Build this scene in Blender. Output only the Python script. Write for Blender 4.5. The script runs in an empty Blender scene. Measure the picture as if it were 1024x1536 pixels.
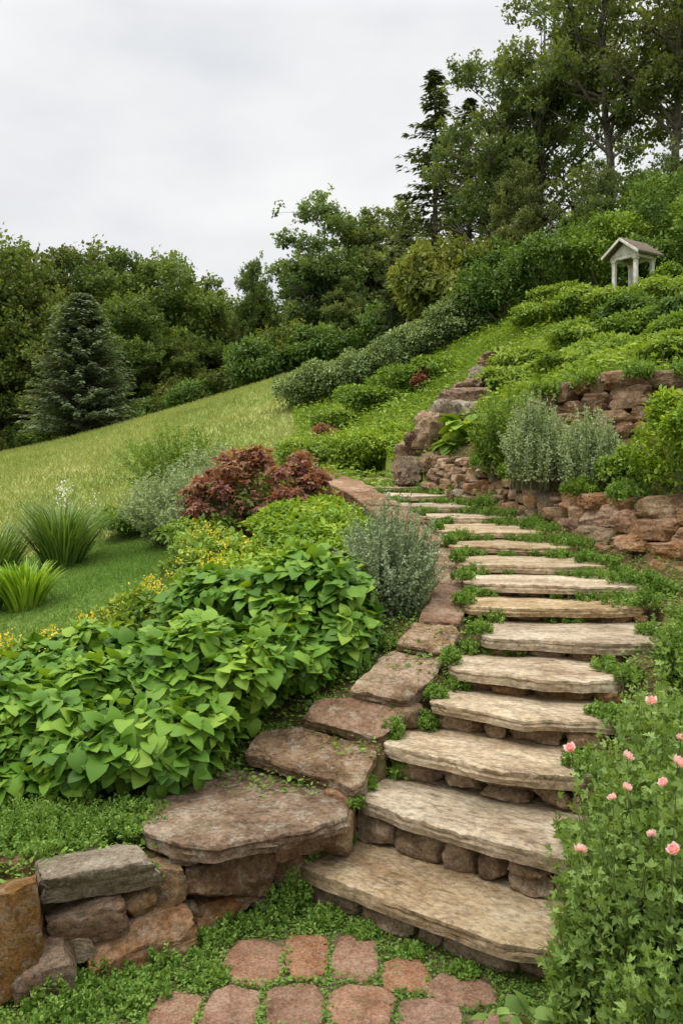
import bpy, math, numpy as np
from mathutils import noise, Vector
scene = bpy.context.scene
COL = scene.collection

# ---------------------------------------------------------------- helpers
def nrm(a):
    return a / np.maximum(np.linalg.norm(a, axis=-1, keepdims=True), 1e-9)

def link(o):
    COL.objects.link(o); return o

def tag(o, label=None, category=None, group=None, kind=None):
    if label: o["label"] = label
    if category: o["category"] = category
    if group: o["group"] = group
    if kind: o["kind"] = kind
    return o

def mesh_from(name, V, F, mats=(), tint=None, smooth=False, matidx=None, color=None, sharp=None):
    me = bpy.data.meshes.new(name)
    V = np.asarray(V, dtype=np.float32)
    me.vertices.add(len(V)); me.vertices.foreach_set("co", V.ravel())
    tot = sum(f.size for f in F); npoly = sum(len(f) for f in F)
    me.loops.add(tot); me.polygons.add(npoly)
    li = np.concatenate([f.ravel() for f in F]).astype(np.int32)
    sizes = np.concatenate([np.full(len(f), f.shape[1], dtype=np.int32) for f in F])
    starts = np.concatenate([[0], np.cumsum(sizes)[:-1]]).astype(np.int32)
    me.loops.foreach_set("vertex_index", li)
    me.polygons.foreach_set("loop_start", starts)
    me.polygons.foreach_set("loop_total", sizes)
    if matidx is not None:
        me.polygons.foreach_set("material_index", matidx.astype(np.int32))
    me.update(calc_edges=True)
    if smooth:
        me.polygons.foreach_set("use_smooth", np.ones(npoly, dtype=bool))
    if sharp is not None:
        me.set_sharp_from_angle(angle=sharp)
    if tint is not None:
        a = me.attributes.new("tint", 'FLOAT', 'POINT')
        a.data.foreach_set("value", np.asarray(tint, dtype=np.float32))
    if color is not None:
        a = me.attributes.new("tone", 'FLOAT_COLOR', 'POINT')
        a.data.foreach_set("color", np.asarray(color, dtype=np.float32).ravel())
    for m in mats: me.materials.append(m)
    return me

def merge(parts):
    Vs, Fs, Ts, Ms = [], [], [], []; off = 0
    for V, F, t, m in parts:
        if len(V) == 0: continue
        Vs.append(V)
        for f in F:
            Fs.append(f + off); Ms.append(np.full(len(f), m))
        Ts.append(t); off += len(V)
    return np.concatenate(Vs), Fs, np.concatenate(Ts), np.concatenate(Ms)

# ---------------------------------------------------------------- materials
def newmat(name):
    m = bpy.data.materials.new(name); m.use_nodes = True
    nt = m.node_tree; nt.nodes.clear()
    return m, nt, nt.nodes, nt.links

def foliage_mat(name, dark, mid, light, rough=0.5, trans=0.3, spec=0.35, nscale=1.5, objvar=0.0):
    m, nt, N, L = newmat(name)
    out = N.new('ShaderNodeOutputMaterial')
    at = N.new('ShaderNodeAttribute'); at.attribute_name = "tint"
    tc = N.new('ShaderNodeTexCoord')
    nz = N.new('ShaderNodeTexNoise'); nz.inputs['Scale'].default_value = nscale; nz.inputs['Detail'].default_value = 3
    L.new(tc.outputs['Object'], nz.inputs['Vector'])
    ma = N.new('ShaderNodeMath'); ma.operation = 'MULTIPLY_ADD'
    ma.inputs[1].default_value = 0.7; ma.inputs[2].default_value = -0.35
    L.new(nz.outputs['Fac'], ma.inputs[0])
    ad = N.new('ShaderNodeMath'); ad.operation = 'ADD'; ad.use_clamp = True
    L.new(at.outputs['Fac'], ad.inputs[0]); L.new(ma.outputs[0], ad.inputs[1])
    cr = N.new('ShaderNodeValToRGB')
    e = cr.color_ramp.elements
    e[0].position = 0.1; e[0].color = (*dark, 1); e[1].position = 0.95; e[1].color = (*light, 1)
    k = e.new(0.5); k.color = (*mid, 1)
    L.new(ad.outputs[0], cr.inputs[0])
    colo = cr.outputs[0]
    if objvar > 0:
        oi = N.new('ShaderNodeObjectInfo'); hv = N.new('ShaderNodeHueSaturation')
        r1 = N.new('ShaderNodeMapRange'); r1.inputs[3].default_value = 1 - objvar; r1.inputs[4].default_value = 1 + objvar * 1.2
        r2 = N.new('ShaderNodeMapRange'); r2.inputs[3].default_value = .47; r2.inputs[4].default_value = .51
        mt = N.new('ShaderNodeMath'); mt.operation = 'FRACT'; mm_ = N.new('ShaderNodeMath'); mm_.operation = 'MULTIPLY'; mm_.inputs[1].default_value = 7.31
        L.new(oi.outputs['Random'], r1.inputs[0]); L.new(oi.outputs['Random'], mm_.inputs[0]); L.new(mm_.outputs[0], mt.inputs[0]); L.new(mt.outputs[0], r2.inputs[0])
        L.new(r1.outputs[0], hv.inputs['Value']); L.new(r2.outputs[0], hv.inputs['Hue']); L.new(colo, hv.inputs['Color']); colo = hv.outputs[0]
    p = N.new('ShaderNodeBsdfPrincipled')
    p.inputs['Roughness'].default_value = rough
    p.inputs['Specular IOR Level'].default_value = spec
    L.new(colo, p.inputs['Base Color'])
    tr = N.new('ShaderNodeBsdfTranslucent')
    hs = N.new('ShaderNodeMix'); hs.data_type = 'RGBA'; hs.blend_type = 'MULTIPLY'; hs.inputs[0].default_value = 1
    hs.inputs[7].default_value = (1.4, 1.25, 0.5, 1)
    L.new(colo, hs.inputs[6]); L.new(hs.outputs[2], tr.inputs[0])
    mx = N.new('ShaderNodeMixShader'); mx.inputs[0].default_value = trans
    L.new(p.outputs[0], mx.inputs[1]); L.new(tr.outputs[0], mx.inputs[2]); L.new(mx.outputs[0], out.inputs[0])
    return m

def stone_mat(name, c1, c2, c3, lichen=(0.47, 0.43, 0.34), lichen_amt=0.35, scale=3.0, stretch=(1, 1, 1), bump=0.6, cracks=False, moss=0.25, crack_map=(0.45, 5.0, 3.0), crack_w=.008):
    m, nt, N, L = newmat(name)
    out = N.new('ShaderNodeOutputMaterial'); p = N.new('ShaderNodeBsdfPrincipled')
    p.inputs['Roughness'].default_value = 0.9; p.inputs['Specular IOR Level'].default_value = 0.12
    tc = N.new('ShaderNodeTexCoord'); oi = N.new('ShaderNodeObjectInfo')
    mp = N.new('ShaderNodeMapping'); mp.inputs['Scale'].default_value = stretch
    va = N.new('ShaderNodeVectorMath'); va.operation = 'ADD'
    vm = N.new('ShaderNodeVectorMath'); vm.operation = 'SCALE'; vm.inputs['Scale'].default_value = 23.0
    cx = N.new('ShaderNodeCombineXYZ')
    for i in range(3): L.new(oi.outputs['Random'], cx.inputs[i])
    L.new(cx.outputs[0], vm.inputs[0]); L.new(tc.outputs['Object'], va.inputs[0]); L.new(vm.outputs[0], va.inputs[1])
    L.new(va.outputs[0], mp.inputs[0])
    def nz(sc, det, ro=0.6, src=None):
        n = N.new('ShaderNodeTexNoise'); n.inputs['Scale'].default_value = sc; n.inputs['Detail'].default_value = det
        n.inputs['Roughness'].default_value = ro
        L.new(src or mp.outputs[0], n.inputs['Vector']); return n
    n1 = nz(scale, 10, 0.74)
    cr = N.new('ShaderNodeValToRGB'); e = cr.color_ramp.elements
    e[0].position = 0.36; e[0].color = (*c1, 1); e[1].position = 0.65; e[1].color = (*c3, 1)
    k = e.new(0.5); k.color = (*c2, 1)
    L.new(n1.outputs['Fac'], cr.inputs[0])
    hv = N.new('ShaderNodeHueSaturation')
    mr = N.new('ShaderNodeMapRange'); mr.inputs[3].default_value = 0.8; mr.inputs[4].default_value = 1.22
    L.new(oi.outputs['Random'], mr.inputs[0]); L.new(mr.outputs[0], hv.inputs['Value']); L.new(cr.outputs[0], hv.inputs['Color'])
    ms = N.new('ShaderNodeMath'); ms.operation = 'MULTIPLY'; ms.inputs[1].default_value = 5.7
    mf = N.new('ShaderNodeMath'); mf.operation = 'FRACT'; ms2 = N.new('ShaderNodeMapRange'); ms2.inputs[3].default_value = .9; ms2.inputs[4].default_value = 1.2
    L.new(oi.outputs['Random'], ms.inputs[0]); L.new(ms.outputs[0], mf.inputs[0]); L.new(mf.outputs[0], ms2.inputs[0]); L.new(ms2.outputs[0], hv.inputs['Saturation'])
    n2 = nz(scale * 3.2, 9, 0.78, va.outputs[0])
    r2 = N.new('ShaderNodeMapRange'); r2.inputs[1].default_value = 0.52; r2.inputs[2].default_value = 0.60; r2.inputs[4].default_value = lichen_amt
    L.new(n2.outputs['Fac'], r2.inputs[0])
    mx = N.new('ShaderNodeMix'); mx.data_type = 'RGBA'; mx.inputs[7].default_value = (*lichen, 1)
    L.new(r2.outputs[0], mx.inputs[0]); L.new(hv.outputs[0], mx.inputs[6])
    n3 = nz(scale * 12, 6, 0.8, mp.outputs[0])
    r3 = N.new('ShaderNodeMapRange'); r3.inputs[1].default_value = 0.36; r3.inputs[2].default_value = 0.58; r3.inputs[3].default_value = 0.3; r3.inputs[4].default_value = 1.15
    L.new(n3.outputs['Fac'], r3.inputs[0])
    mm = N.new('ShaderNodeMix'); mm.data_type = 'RGBA'; mm.blend_type = 'MULTIPLY'; mm.inputs[0].default_value = 0.8
    L.new(mx.outputs[2], mm.inputs[6]); L.new(r3.outputs[0], mm.inputs[7])
    n4 = nz(scale * 1.6, 6, 0.75, va.outputs[0])
    r4 = N.new('ShaderNodeMapRange'); r4.inputs[1].default_value = 0.55; r4.inputs[2].default_value = 0.66; r4.inputs[4].default_value = moss
    mpo = N.new('ShaderNodeVectorMath'); mpo.operation = 'ADD'; mpo.inputs[1].default_value = (7, 3, 5)
    L.new(va.outputs[0], mpo.inputs[0]); L.new(mpo.outputs[0], n4.inputs['Vector'])
    L.new(n4.outputs['Fac'], r4.inputs[0])
    m4 = N.new('ShaderNodeMix'); m4.data_type = 'RGBA'; m4.inputs[7].default_value = (0.12, 0.12, 0.035, 1)
    L.new(r4.outputs[0], m4.inputs[0]); L.new(mm.outputs[2], m4.inputs[6])
    last = m4.outputs[2]
    hsum = N.new('ShaderNodeMath'); hsum.operation = 'MULTIPLY_ADD'; hsum.inputs[1].default_value = 0.4
    L.new(n3.outputs['Fac'], hsum.inputs[0]); L.new(n1.outputs['Fac'], hsum.inputs[2])
    hlast = hsum.outputs[0]
    if cracks:
        wm = N.new('ShaderNodeMapping'); wm.inputs['Scale'].default_value = crack_map
        L.new(va.outputs[0], wm.inputs[0])
        wn = nz(1.1, 4, 0.55, wm.outputs[0])
        s = N.new('ShaderNodeMath'); s.operation = 'SUBTRACT'; s.inputs[1].default_value = 0.5; L.new(wn.outputs['Fac'], s.inputs[0])
        a = N.new('ShaderNodeMath'); a.operation = 'ABSOLUTE'; L.new(s.outputs[0], a.inputs[0])
        r5 = N.new('ShaderNodeMapRange'); r5.inputs[1].default_value = 0.0; r5.inputs[2].default_value = crack_w; r5.inputs[3].default_value = 0.4; r5.inputs[4].default_value = 1.0
        L.new(a.outputs[0], r5.inputs[0])
        m5 = N.new('ShaderNodeMix'); m5.data_type = 'RGBA'; m5.blend_type = 'MULTIPLY'; m5.inputs[0].default_value = 0.8
        L.new(last, m5.inputs[6]); L.new(r5.outputs[0], m5.inputs[7]); last = m5.outputs[2]
        h2 = N.new('ShaderNodeMath'); h2.operation = 'MULTIPLY_ADD'; h2.inputs[1].default_value = 0.25
        L.new(r5.outputs[0], h2.inputs[0]); L.new(hlast, h2.inputs[2]); hlast = h2.outputs[0]
    bp = N.new('ShaderNodeBump'); bp.inputs['Strength'].default_value = bump; bp.inputs['Distance'].default_value = 0.045
    L.new(hlast, bp.inputs['Height']); L.new(bp.outputs[0], p.inputs['Normal'])
    L.new(last, p.inputs['Base Color']); L.new(p.outputs[0], out.inputs[0])
    return m

def plain_mat(name, c1, c2, scale=8, rough=0.8, bump=0.3):
    m, nt, N, L = newmat(name)
    out = N.new('ShaderNodeOutputMaterial'); p = N.new('ShaderNodeBsdfPrincipled'); p.inputs['Roughness'].default_value = rough
    tc = N.new('ShaderNodeTexCoord'); n = N.new('ShaderNodeTexNoise'); n.inputs['Scale'].default_value = scale; n.inputs['Detail'].default_value = 6
    L.new(tc.outputs['Object'], n.inputs['Vector'])
    cr = N.new('ShaderNodeValToRGB'); cr.color_ramp.elements[0].position = .35; cr.color_ramp.elements[1].position = .65
    cr.color_ramp.elements[0].color = (*c1, 1); cr.color_ramp.elements[1].color = (*c2, 1)
    L.new(n.outputs['Fac'], cr.inputs[0]); L.new(cr.outputs[0], p.inputs['Base Color'])
    b = N.new('ShaderNodeBump'); b.inputs['Strength'].default_value = bump; b.inputs['Distance'].default_value = 0.02
    L.new(n.outputs['Fac'], b.inputs['Height']); L.new(b.outputs[0], p.inputs['Normal'])
    L.new(p.outputs[0], out.inputs[0])
    return m

M_big = foliage_mat("broad_leaf", (.05, .12, .014), (.125, .26, .028), (.28, .42, .05), rough=.5, trans=.28, nscale=2.5, spec=.22)
M_lime = foliage_mat("lime_leaf", (.11, .20, .015), (.22, .345, .03), (.40, .50, .06), trans=.3, nscale=2, spec=.2)
M_mid = foliage_mat("mid_green_leaf", (.085, .165, .016), (.18, .31, .03), (.33, .46, .055), trans=.3, nscale=2, spec=.2)
M_sage = foliage_mat("sage_leaf", (.15, .20, .10), (.26, .33, .18), (.40, .47, .30), rough=.8, trans=.15, spec=.1)
M_hedge = foliage_mat("hedge_leaf", (.12, .18, .07), (.22, .30, .125), (.35, .43, .20), rough=.8, trans=.2, spec=.1)
M_sage2 = foliage_mat("pale_leaf", (.18, .24, .10), (.31, .39, .19), (.45, .53, .30), rough=.8, trans=.2, spec=.1)
M_red = foliage_mat("maple_leaf", (.12, .045, .035), (.27, .11, .075), (.42, .26, .15), trans=.4, nscale=4)
M_tree = foliage_mat("tree_leaf", (.06, .095, .024), (.13, .185, .045), (.25, .31, .08), trans=.35, nscale=.35, spec=.12, objvar=.22)
M_tree2 = foliage_mat("airy_tree_leaf", (.075, .12, .04), (.155, .22, .07), (.28, .35, .13), trans=.4, nscale=.5, spec=.15, objvar=.10)
M_con = foliage_mat("conifer_needle", (.042, .068, .03), (.088, .125, .05), (.16, .20, .08), trans=.2, nscale=.6, spec=.1, objvar=.15)
M_spr = foliage_mat("spruce_needle", (.08, .115, .055), (.145, .19, .10), (.225, .275, .155), trans=.25, nscale=.8, spec=.05)
M_shrub = foliage_mat("shrub_leaf", (.075, .14, .018), (.16, .265, .035), (.30, .42, .07), trans=.33, nscale=1.5, spec=.2)
M_dshrub = foliage_mat("dark_shrub_leaf", (.05, .10, .02), (.105, .185, .038), (.20, .30, .07), trans=.3, nscale=1.5, spec=.2)
M_fine = foliage_mat("fine_leaf", (.07, .14, .02), (.16, .28, .045), (.28, .42, .10), trans=.33, nscale=3, spec=.2)
M_rose = foliage_mat("rose_leaf", (.085, .15, .03), (.18, .285, .06), (.30, .43, .12), trans=.35, nscale=3, spec=.2)
M_grass = foliage_mat("lawn_blade", (.09, .17, .03), (.15, .25, .045), (.22, .32, .08), trans=.3, nscale=.8, spec=.1)
M_meadow = foliage_mat("meadow_blade", (.17, .23, .06), (.28, .33, .10), (.43, .42, .19), trans=.3, nscale=.25, spec=.05)
M_slope = foliage_mat("slope_leaf", (.12, .20, .03), (.22, .33, .05), (.37, .47, .10), trans=.33, nscale=.6, spec=.15)
M_iris = foliage_mat("sword_leaf", (.12, .24, .02), (.24, .40, .03), (.38, .52, .06), trans=.3)
M_ornam = foliage_mat("arching_blade", (.06, .12, .025), (.13, .22, .045), (.22, .34, .08), trans=.3)
M_bark = plain_mat("bark", (.05, .04, .03), (.13, .11, .085), 6)
M_twig = plain_mat("twig", (.07, .075, .03), (.14, .15, .06), 12)
M_tread = stone_mat("tread_stone", (.27, .185, .11), (.46, .355, .23), (.59, .49, .345), lichen=(.52, .46, .35), scale=2.4, stretch=(.85, 1.4, 1.5), cracks=True, moss=.3, bump=.6, lichen_amt=.3)
M_edge = stone_mat("edging_stone", (.11, .066, .036), (.26, .165, .095), (.44, .325, .21), lichen=(.50, .455, .35), lichen_amt=.5, scale=3.6, moss=.4, bump=.95, cracks=True, crack_map=(1.5, 3.0, 2.0), crack_w=.006)
M_wall = stone_mat("wall_stone", (.11, .062, .034), (.235, .14, .08), (.37, .26, .165), lichen_amt=.4, scale=4, moss=.35, bump=1.0)
M_riser = stone_mat("riser_stone", (.16, .10, .055), (.32, .215, .125), (.46, .345, .225), lichen_amt=.3, scale=5, moss=.2, bump=.9)
M_grey = stone_mat("grey_stone", (.14, .105, .068), (.30, .24, .165), (.46, .39, .285), lichen_amt=.5, scale=4, moss=.4, bump=1.0)
M_rust = stone_mat("rust_stone", (.18, .092, .05), (.34, .195, .11), (.47, .325, .21), lichen_amt=.35, scale=3, moss=.3, bump=1.0)
M_pave = stone_mat("paving_brick", (.20, .105, .062), (.34, .19, .12), (.44, .285, .19), lichen=(.45, .36, .27), lichen_amt=.35, scale=7, moss=.4, bump=.8)
M_orange = stone_mat("orange_stone", (.15, .075, .032), (.34, .185, .08), (.44, .30, .17), lichen_amt=.35, scale=5, moss=.35, bump=1.0)
M_white = plain_mat("weathered_white_paint", (.45, .41, .35), (.70, .67, .61), 9, .7, .2)
M_roof = plain_mat("mossy_shingle", (.085, .065, .04), (.17, .13, .085), 14, .95, .6)
def flower_mat(n, a, b):
    return foliage_mat(n, a, tuple((x + y) / 2 for x, y in zip(a, b)), b, rough=.6, trans=.3, nscale=6)
M_pink = flower_mat("pink_petal", (.85, .34, .46), (.90, .70, .76))
M_yel = flower_mat("yellow_petal", (.65, .5, .03), (.8, .7, .08))
M_whi = flower_mat("white_petal", (.7, .72, .65), (.85, .85, .82))

# ---------------------------------------------------------------- terrain
CTRL = np.array([
 (-.97,4.3,.37),(-1.5,3.9,.37),(-1.3,3.7,.36),(-1.6,4.5,.38),(-3,4,.30),(-.78,4.8,.42),(-.35,5.15,.62),(.1,5.5,.86),(.3,6.4,1.03),(.6,7.5,1.18),(.4,9,1.34),
 (.25,10.2,1.50),(.0,11.6,1.66),(-.55,13.6,1.84),(-.4,8,1.0),(-.9,10.5,1.25),(-1.5,9,.92),(-1.5,7,.62),(-2.13,11.5,1.1),(-2.5,14,1.62),(-1,12.5,1.6),
 (1.2,3.7,.28),(1.42,4.2,.58),(1.68,4.7,.82),(1.98,5.2,1.0),(2.22,5.9,1.15),(2.4,6.6,1.20),(2.28,7.2,1.24),(2.1,7.8,1.33),(2.0,8.6,1.42),(1.8,9.6,1.54),(1.55,10.6,1.70),(1.3,11.8,1.84),(.95,13.2,1.95),
 (1.2,3.0,.05),(1.6,3,.15),(2.5,3,.5),(2.2,4.2,.85),(2.7,5.2,1.12),(2.8,6.0,1.16),(3.5,4,1.2),
 (2.25,9.6,2.05),(2.6,8.8,2.1),(2.9,8,2.05),(3.0,7.4,1.95),(3.5,6.7,1.95),(1.95,11,2.16),(1.5,12.4,2.3),
 (2.75,9.15,2.3),(3.3,8.5,2.4),(3.05,9.9,2.95),(3.8,9.2,3.0),(2.5,10.8,2.85),(3.58,12,3.4),(4.6,11,3.5),(5.5,9,3.4),
 (3,17,3.95),(4.4,17,4.7),(5.9,15,4.4),(7.1,18,5.3),(5.4,22,6.1),(3.3,24,5.95),(1.6,24,4.75),(.63,17,2.75),(-.5,20,2.95),(1.68,13.4,2.6),(6,18.5,5.6),(12,15,6),(10,25,7.3),
 (-2.76,7,.46),(-3.5,9,.62),(-2.2,9,.85),(-3.5,11,.80),(-2.3,11,1.03),(-5.1,13,.72),(-7.1,18,1.25),(-4.8,20,2.1),(-3.4,24,3.2),(-1.7,35,5.9),(-6.2,38,4.85),
 (-11.1,40,3.6),(-16.5,42,2.5),(-6,6,.3),(-10,10,.3),(-14,25,1.2),(-30,40,1.2),(-25,20,0),(-60,60,0),(-12,60,3.4),(0,60,7),(6,45,8.2),(3,34,7.2),(8,34,8),(20,50,10.5),(30,60,12),(60,60,13),
 (60,20,11),(25,20,8),(15,5,4),(60,-20,6),(-60,-20,-1),(-8,0,0),(-2,0,0),(0,0,0),(2,0,.1),(0,-20,0),(-60,20,-.5),(-40,90,2),(40,90,12),(0,90,8)], dtype=float)
def tps_K(r2):
    return 0.5 * r2 * np.log(np.maximum(r2, 1e-10))
_x, _y, _z = CTRL.T
_n = len(CTRL)
_A = np.zeros((_n + 3, _n + 3))
_A[:_n, :_n] = tps_K((_x[:, None] - _x) ** 2 + (_y[:, None] - _y) ** 2) + np.eye(_n) * 0.10
_A[:_n, _n] = 1; _A[:_n, _n + 1] = _x; _A[:_n, _n + 2] = _y; _A[_n:, :_n] = _A[:_n, _n:].T
_W = np.linalg.solve(_A, np.concatenate([_z, [0, 0, 0]]))

# stairs: (left x, left y, right x, right y, height)
ST = [(-.214,4.14,.90,3.35,.19),(.054,4.39,.96,3.69,.42),(.25,4.63,1.13,4.12,.61),(.517,4.87,1.38,4.46,.77),(.652,5.10,1.53,4.81,.91),
 (.90,5.40,1.97,5.19,1.04),(.882,5.94,2.02,5.81,1.15),(.924,6.39,2.12,6.12,1.25),(.97,6.90,2.05,6.74,1.33),(.98,7.60,2.0,7.42,1.41),
 (.93,8.25,1.88,8.1,1.49),(.88,9.35,1.76,9.30,1.56),(.66,10.15,1.55,10.15,1.64),(.52,11.15,1.38,11.15,1.73),(.34,12.4,1.15,12.45,1.81),(-.02,13.7,.75,13.75,1.92),(-.4,15.0,.4,15.2,2.02)]
STEP = []
for i, (lx, ly, rx, ry, h) in enumerate(ST):
    d = np.array([rx - lx, ry - ly]); W = np.linalg.norm(d); ux = d / W; uy = np.array([-ux[1], ux[0]])
    if i + 1 < len(ST):
        nx = ST[i + 1]
        dep = max((np.array([nx[0] - lx, nx[1] - ly]) @ uy), (np.array([nx[2] - lx, nx[3] - ly]) @ uy)) + .18
    else: dep = .8
    STEP.append((np.array([lx, ly]), ux, uy, W, dep, h))

PX = np.array([-60, -3.5, -1.34, -.69, -.33, -.15, .95, 1.12, 3, 60]); PY = np.array([-20, 2.3, 3.55, 3.98, 4.32, 4.30, 3.46, 2.8, .5, -20])
def hz(x, y):
    x = np.asarray(x, float); y = np.asarray(y, float); sh = x.shape
    x = x.ravel(); y = y.ravel(); z = np.empty_like(x)
    for s in range(0, len(x), 20000):
        a = x[s:s + 20000]; b = y[s:s + 20000]
        a2 = np.clip(a, -90, 90); b2 = np.clip(b, -40, 120)
        z[s:s + 20000] = tps_K((a2[:, None] - _x) ** 2 + (b2[:, None] - _y) ** 2) @ _W[:_n] + _W[_n] + _W[_n + 1] * a2 + _W[_n + 2] * b2
    dist = np.hypot(x, y)
    f = np.clip((dist - 70) / 60, 0, 1); f = f * f * (3 - 2 * f)
    z = z * (1 - f) + 6 * f
    yl = np.interp(x, PX, PY)
    g = np.clip((yl - y) / .06 + .5, 0, 1)
    z = z * (1 - g)
    for (L0, ux, uy, W, dep, h) in STEP:
        rx = x - L0[0]; ry = y - L0[1]
        a = rx * ux[0] + ry * ux[1]; b = rx * uy[0] + ry * uy[1]
        k = (a > -.04) & (a < W + .04) & (b > .0) & (b < dep)
        z = np.where(k, np.minimum(z, h - .16), z)
    return z.reshape(sh)

def region(x, y):
    yl = np.interp(x, PX, PY)
    r = np.zeros(x.shape, int)
    hx = np.interp(y, [12, 14, 20, 30, 36], [-1.2, -.9, -1.0, -1.9, -1.7])
    r[(y > 12.6) & (x >= hx)] = 4
    r[(y > 12.6) & (x < hx)] = 3
    r[(x > 2.2) & (y > 9.3)] = 4
    lx = np.interp(y, [4.5, 7, 9, 11, 12.6], [-2.9, -2.0, -1.95, -1.7, -1.9])
    r[(y <= 12.6) & (x < lx)] = 2
    r[y < yl] = 1
    return r

ns = 430
s = np.linspace(-1, 1, ns)
gx = .4 + 1.23 * np.sinh(6.5 * s); gy = 5.5 + 1.23 * np.sinh(6.5 * s)
X, Y = np.meshgrid(gx, gy)
Z = hz(X, Y)
ii = np.arange(ns * ns).reshape(ns, ns)
F = np.stack([ii[:-1, :-1], ii[:-1, 1:], ii[1:, 1:], ii[1:, :-1]], -1).reshape(-1, 4)
reg = region(X.ravel(), Y.ravel())
CT = np.array([(.11, .08, .04), (.10, .085, .045), (.12, .19, .04), (.27, .32, .10), (.16, .23, .045)])
col = CT[reg]
col = np.concatenate([col, np.ones((len(col), 1))], 1)
mg, nt, N, L = newmat("ground_soil_and_grass")
out = N.new('ShaderNodeOutputMaterial'); p = N.new('ShaderNodeBsdfPrincipled'); p.inputs['Roughness'].default_value = .95
p.inputs['Specular IOR Level'].default_value = .1
at = N.new('ShaderNodeAttribute'); at.attribute_name = 'tone'
tc = N.new('ShaderNodeTexCoord')
n1 = N.new('ShaderNodeTexNoise'); n1.inputs['Scale'].default_value = .45; n1.inputs['Detail'].default_value = 8
n2 = N.new('ShaderNodeTexNoise'); n2.inputs['Scale'].default_value = 14; n2.inputs['Detail'].default_value = 6
L.new(tc.outputs['Object'], n1.inputs[0]); L.new(tc.outputs['Object'], n2.inputs[0])
r1 = N.new('ShaderNodeValToRGB'); r1.color_ramp.elements[0].position = .35; r1.color_ramp.elements[1].position = .65
r1.color_ramp.elements[0].color = (.72, .85, .6, 1); r1.color_ramp.elements[1].color = (1.25, 1.1, 1.15, 1)
r2 = N.new('ShaderNodeMapRange'); r2.inputs[1].default_value = .3; r2.inputs[2].default_value = .7; r2.inputs[3].default_value = .6; r2.inputs[4].default_value = 1.3
L.new(n1.outputs[0], r1.inputs[0]); L.new(n2.outputs[0], r2.inputs[0])
m1 = N.new('ShaderNodeMix'); m1.data_type = 'RGBA'; m1.blend_type = 'MULTIPLY'; m1.inputs[0].default_value = 1
m2 = N.new('ShaderNodeMix'); m2.data_type = 'RGBA'; m2.blend_type = 'MULTIPLY'; m2.inputs[0].default_value = 1
L.new(at.outputs['Color'], m1.inputs[6]); L.new(r1.outputs[0], m1.inputs[7]); L.new(m1.outputs[2], m2.inputs[6]); L.new(r2.outputs[0], m2.inputs[7])
bp = N.new('ShaderNodeBump'); bp.inputs['Strength'].default_value = .6; bp.inputs['Distance'].default_value = .05
L.new(n2.outputs[0], bp.inputs['Height']); L.new(bp.outputs[0], p.inputs['Normal'])
L.new(m2.outputs[2], p.inputs['Base Color']); L.new(p.outputs[0], out.inputs[0])
me = mesh_from("ground", np.stack([X.ravel(), Y.ravel(), Z.ravel()], 1), [F], [mg], smooth=True, color=col)
g = link(bpy.data.objects.new("ground", me))
tag(g, "sloping garden hillside with soil, lawn and meadow", "ground", kind="structure")

# ---------------------------------------------------------------- leaves
T_DIA = (np.array([(0,0,0),(.26,.42,.07),(0,1,-.06),(-.26,.42,.07)], float), np.array([[0,1,2,3]]))
T_LEAF = (np.array([(0,0,0),(.27,.25,.07),(.22,.68,.05),(0,1,-.10),(-.22,.68,.05),(-.27,.25,.07)], float), np.array([[0,1,2,3],[0,3,4,5]]))
T_HEART = (np.array([(0,0,0),(0,.35,.03),(0,.7,-.02),(0,1.04,-.24),
                     (.24,-.12,.0),(.48,.12,.09),(.46,.48,.05),(.26,.80,-.09),
                     (-.24,-.12,.0),(-.48,.12,.09),(-.46,.48,.05),(-.26,.80,-.09)], float),
           np.array([[0,4,5,1],[1,5,6,2],[2,6,7,3],[0,1,9,8],[1,2,10,9],[2,3,11,10]]))
T_SPRAY = (np.array([(0,0,0),(.14,.45,.02),(0,1,-.05),(-.14,.45,.02)], float), np.array([[0,1,2,3]]))
def _lobed():
    V = []; Fq = []
    for a, l in ((0, 1.0), (55, .8), (-55, .8)):
        a = math.radians(a); c, s_ = math.cos(a), math.sin(a); o = len(V)
        for (x, y, z) in [(0,0,0),(.24,.5,.05),(0,1,-.1),(-.24,.5,.05)]:
            x *= l; y *= l
            V.append((x * c + y * s_, -x * s_ + y * c, z))
        Fq.append([o, o+1, o+2, o+3])
    return np.array(V), np.array(Fq)
T_LOBED = _lobed()
T_BLADE = (np.array([(-.03,0,0),(.03,0,0),(.024,.5,-.06),(-.024,.5,-.06),(.003,1,-.32),(-.003,1,-.32)], float), np.array([[0,1,2,3],[3,2,4,5]]))
T_TUFT = (np.array([(-.10,0,0),(.10,0,0),(.07,.5,-.05),(-.07,.5,-.05),(.0,1,-.25),(-.02,1,-.25)], float), np.array([[0,1,2,3],[3,2,4,5]]))

def leaves(T, P, D, Nn, size, tint, mat=0, wid=1.0):
    tv, tf = T
    P = np.asarray(P); n = len(P)
    Yv = nrm(D); Xv = nrm(np.cross(Yv, Nn)); Zv = np.cross(Xv, Yv)
    s_ = np.broadcast_to(np.asarray(size, float), (n,))[:, None, None]
    w = np.broadcast_to(np.asarray(wid, float), (n,))[:, None, None]
    V = P[:, None, :] + s_ * (tv[None, :, 0:1] * w * Xv[:, None, :] + tv[None, :, 1:2] * Yv[:, None, :] + tv[None, :, 2:3] * Zv[:, None, :])
    k = len(tv)
    Fq = (tf[None] + (np.arange(n) * k)[:, None, None]).reshape(-1, tf.shape[1])
    return V.reshape(-1, 3), [Fq], np.repeat(np.clip(tint, 0, 1), k), mat

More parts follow.
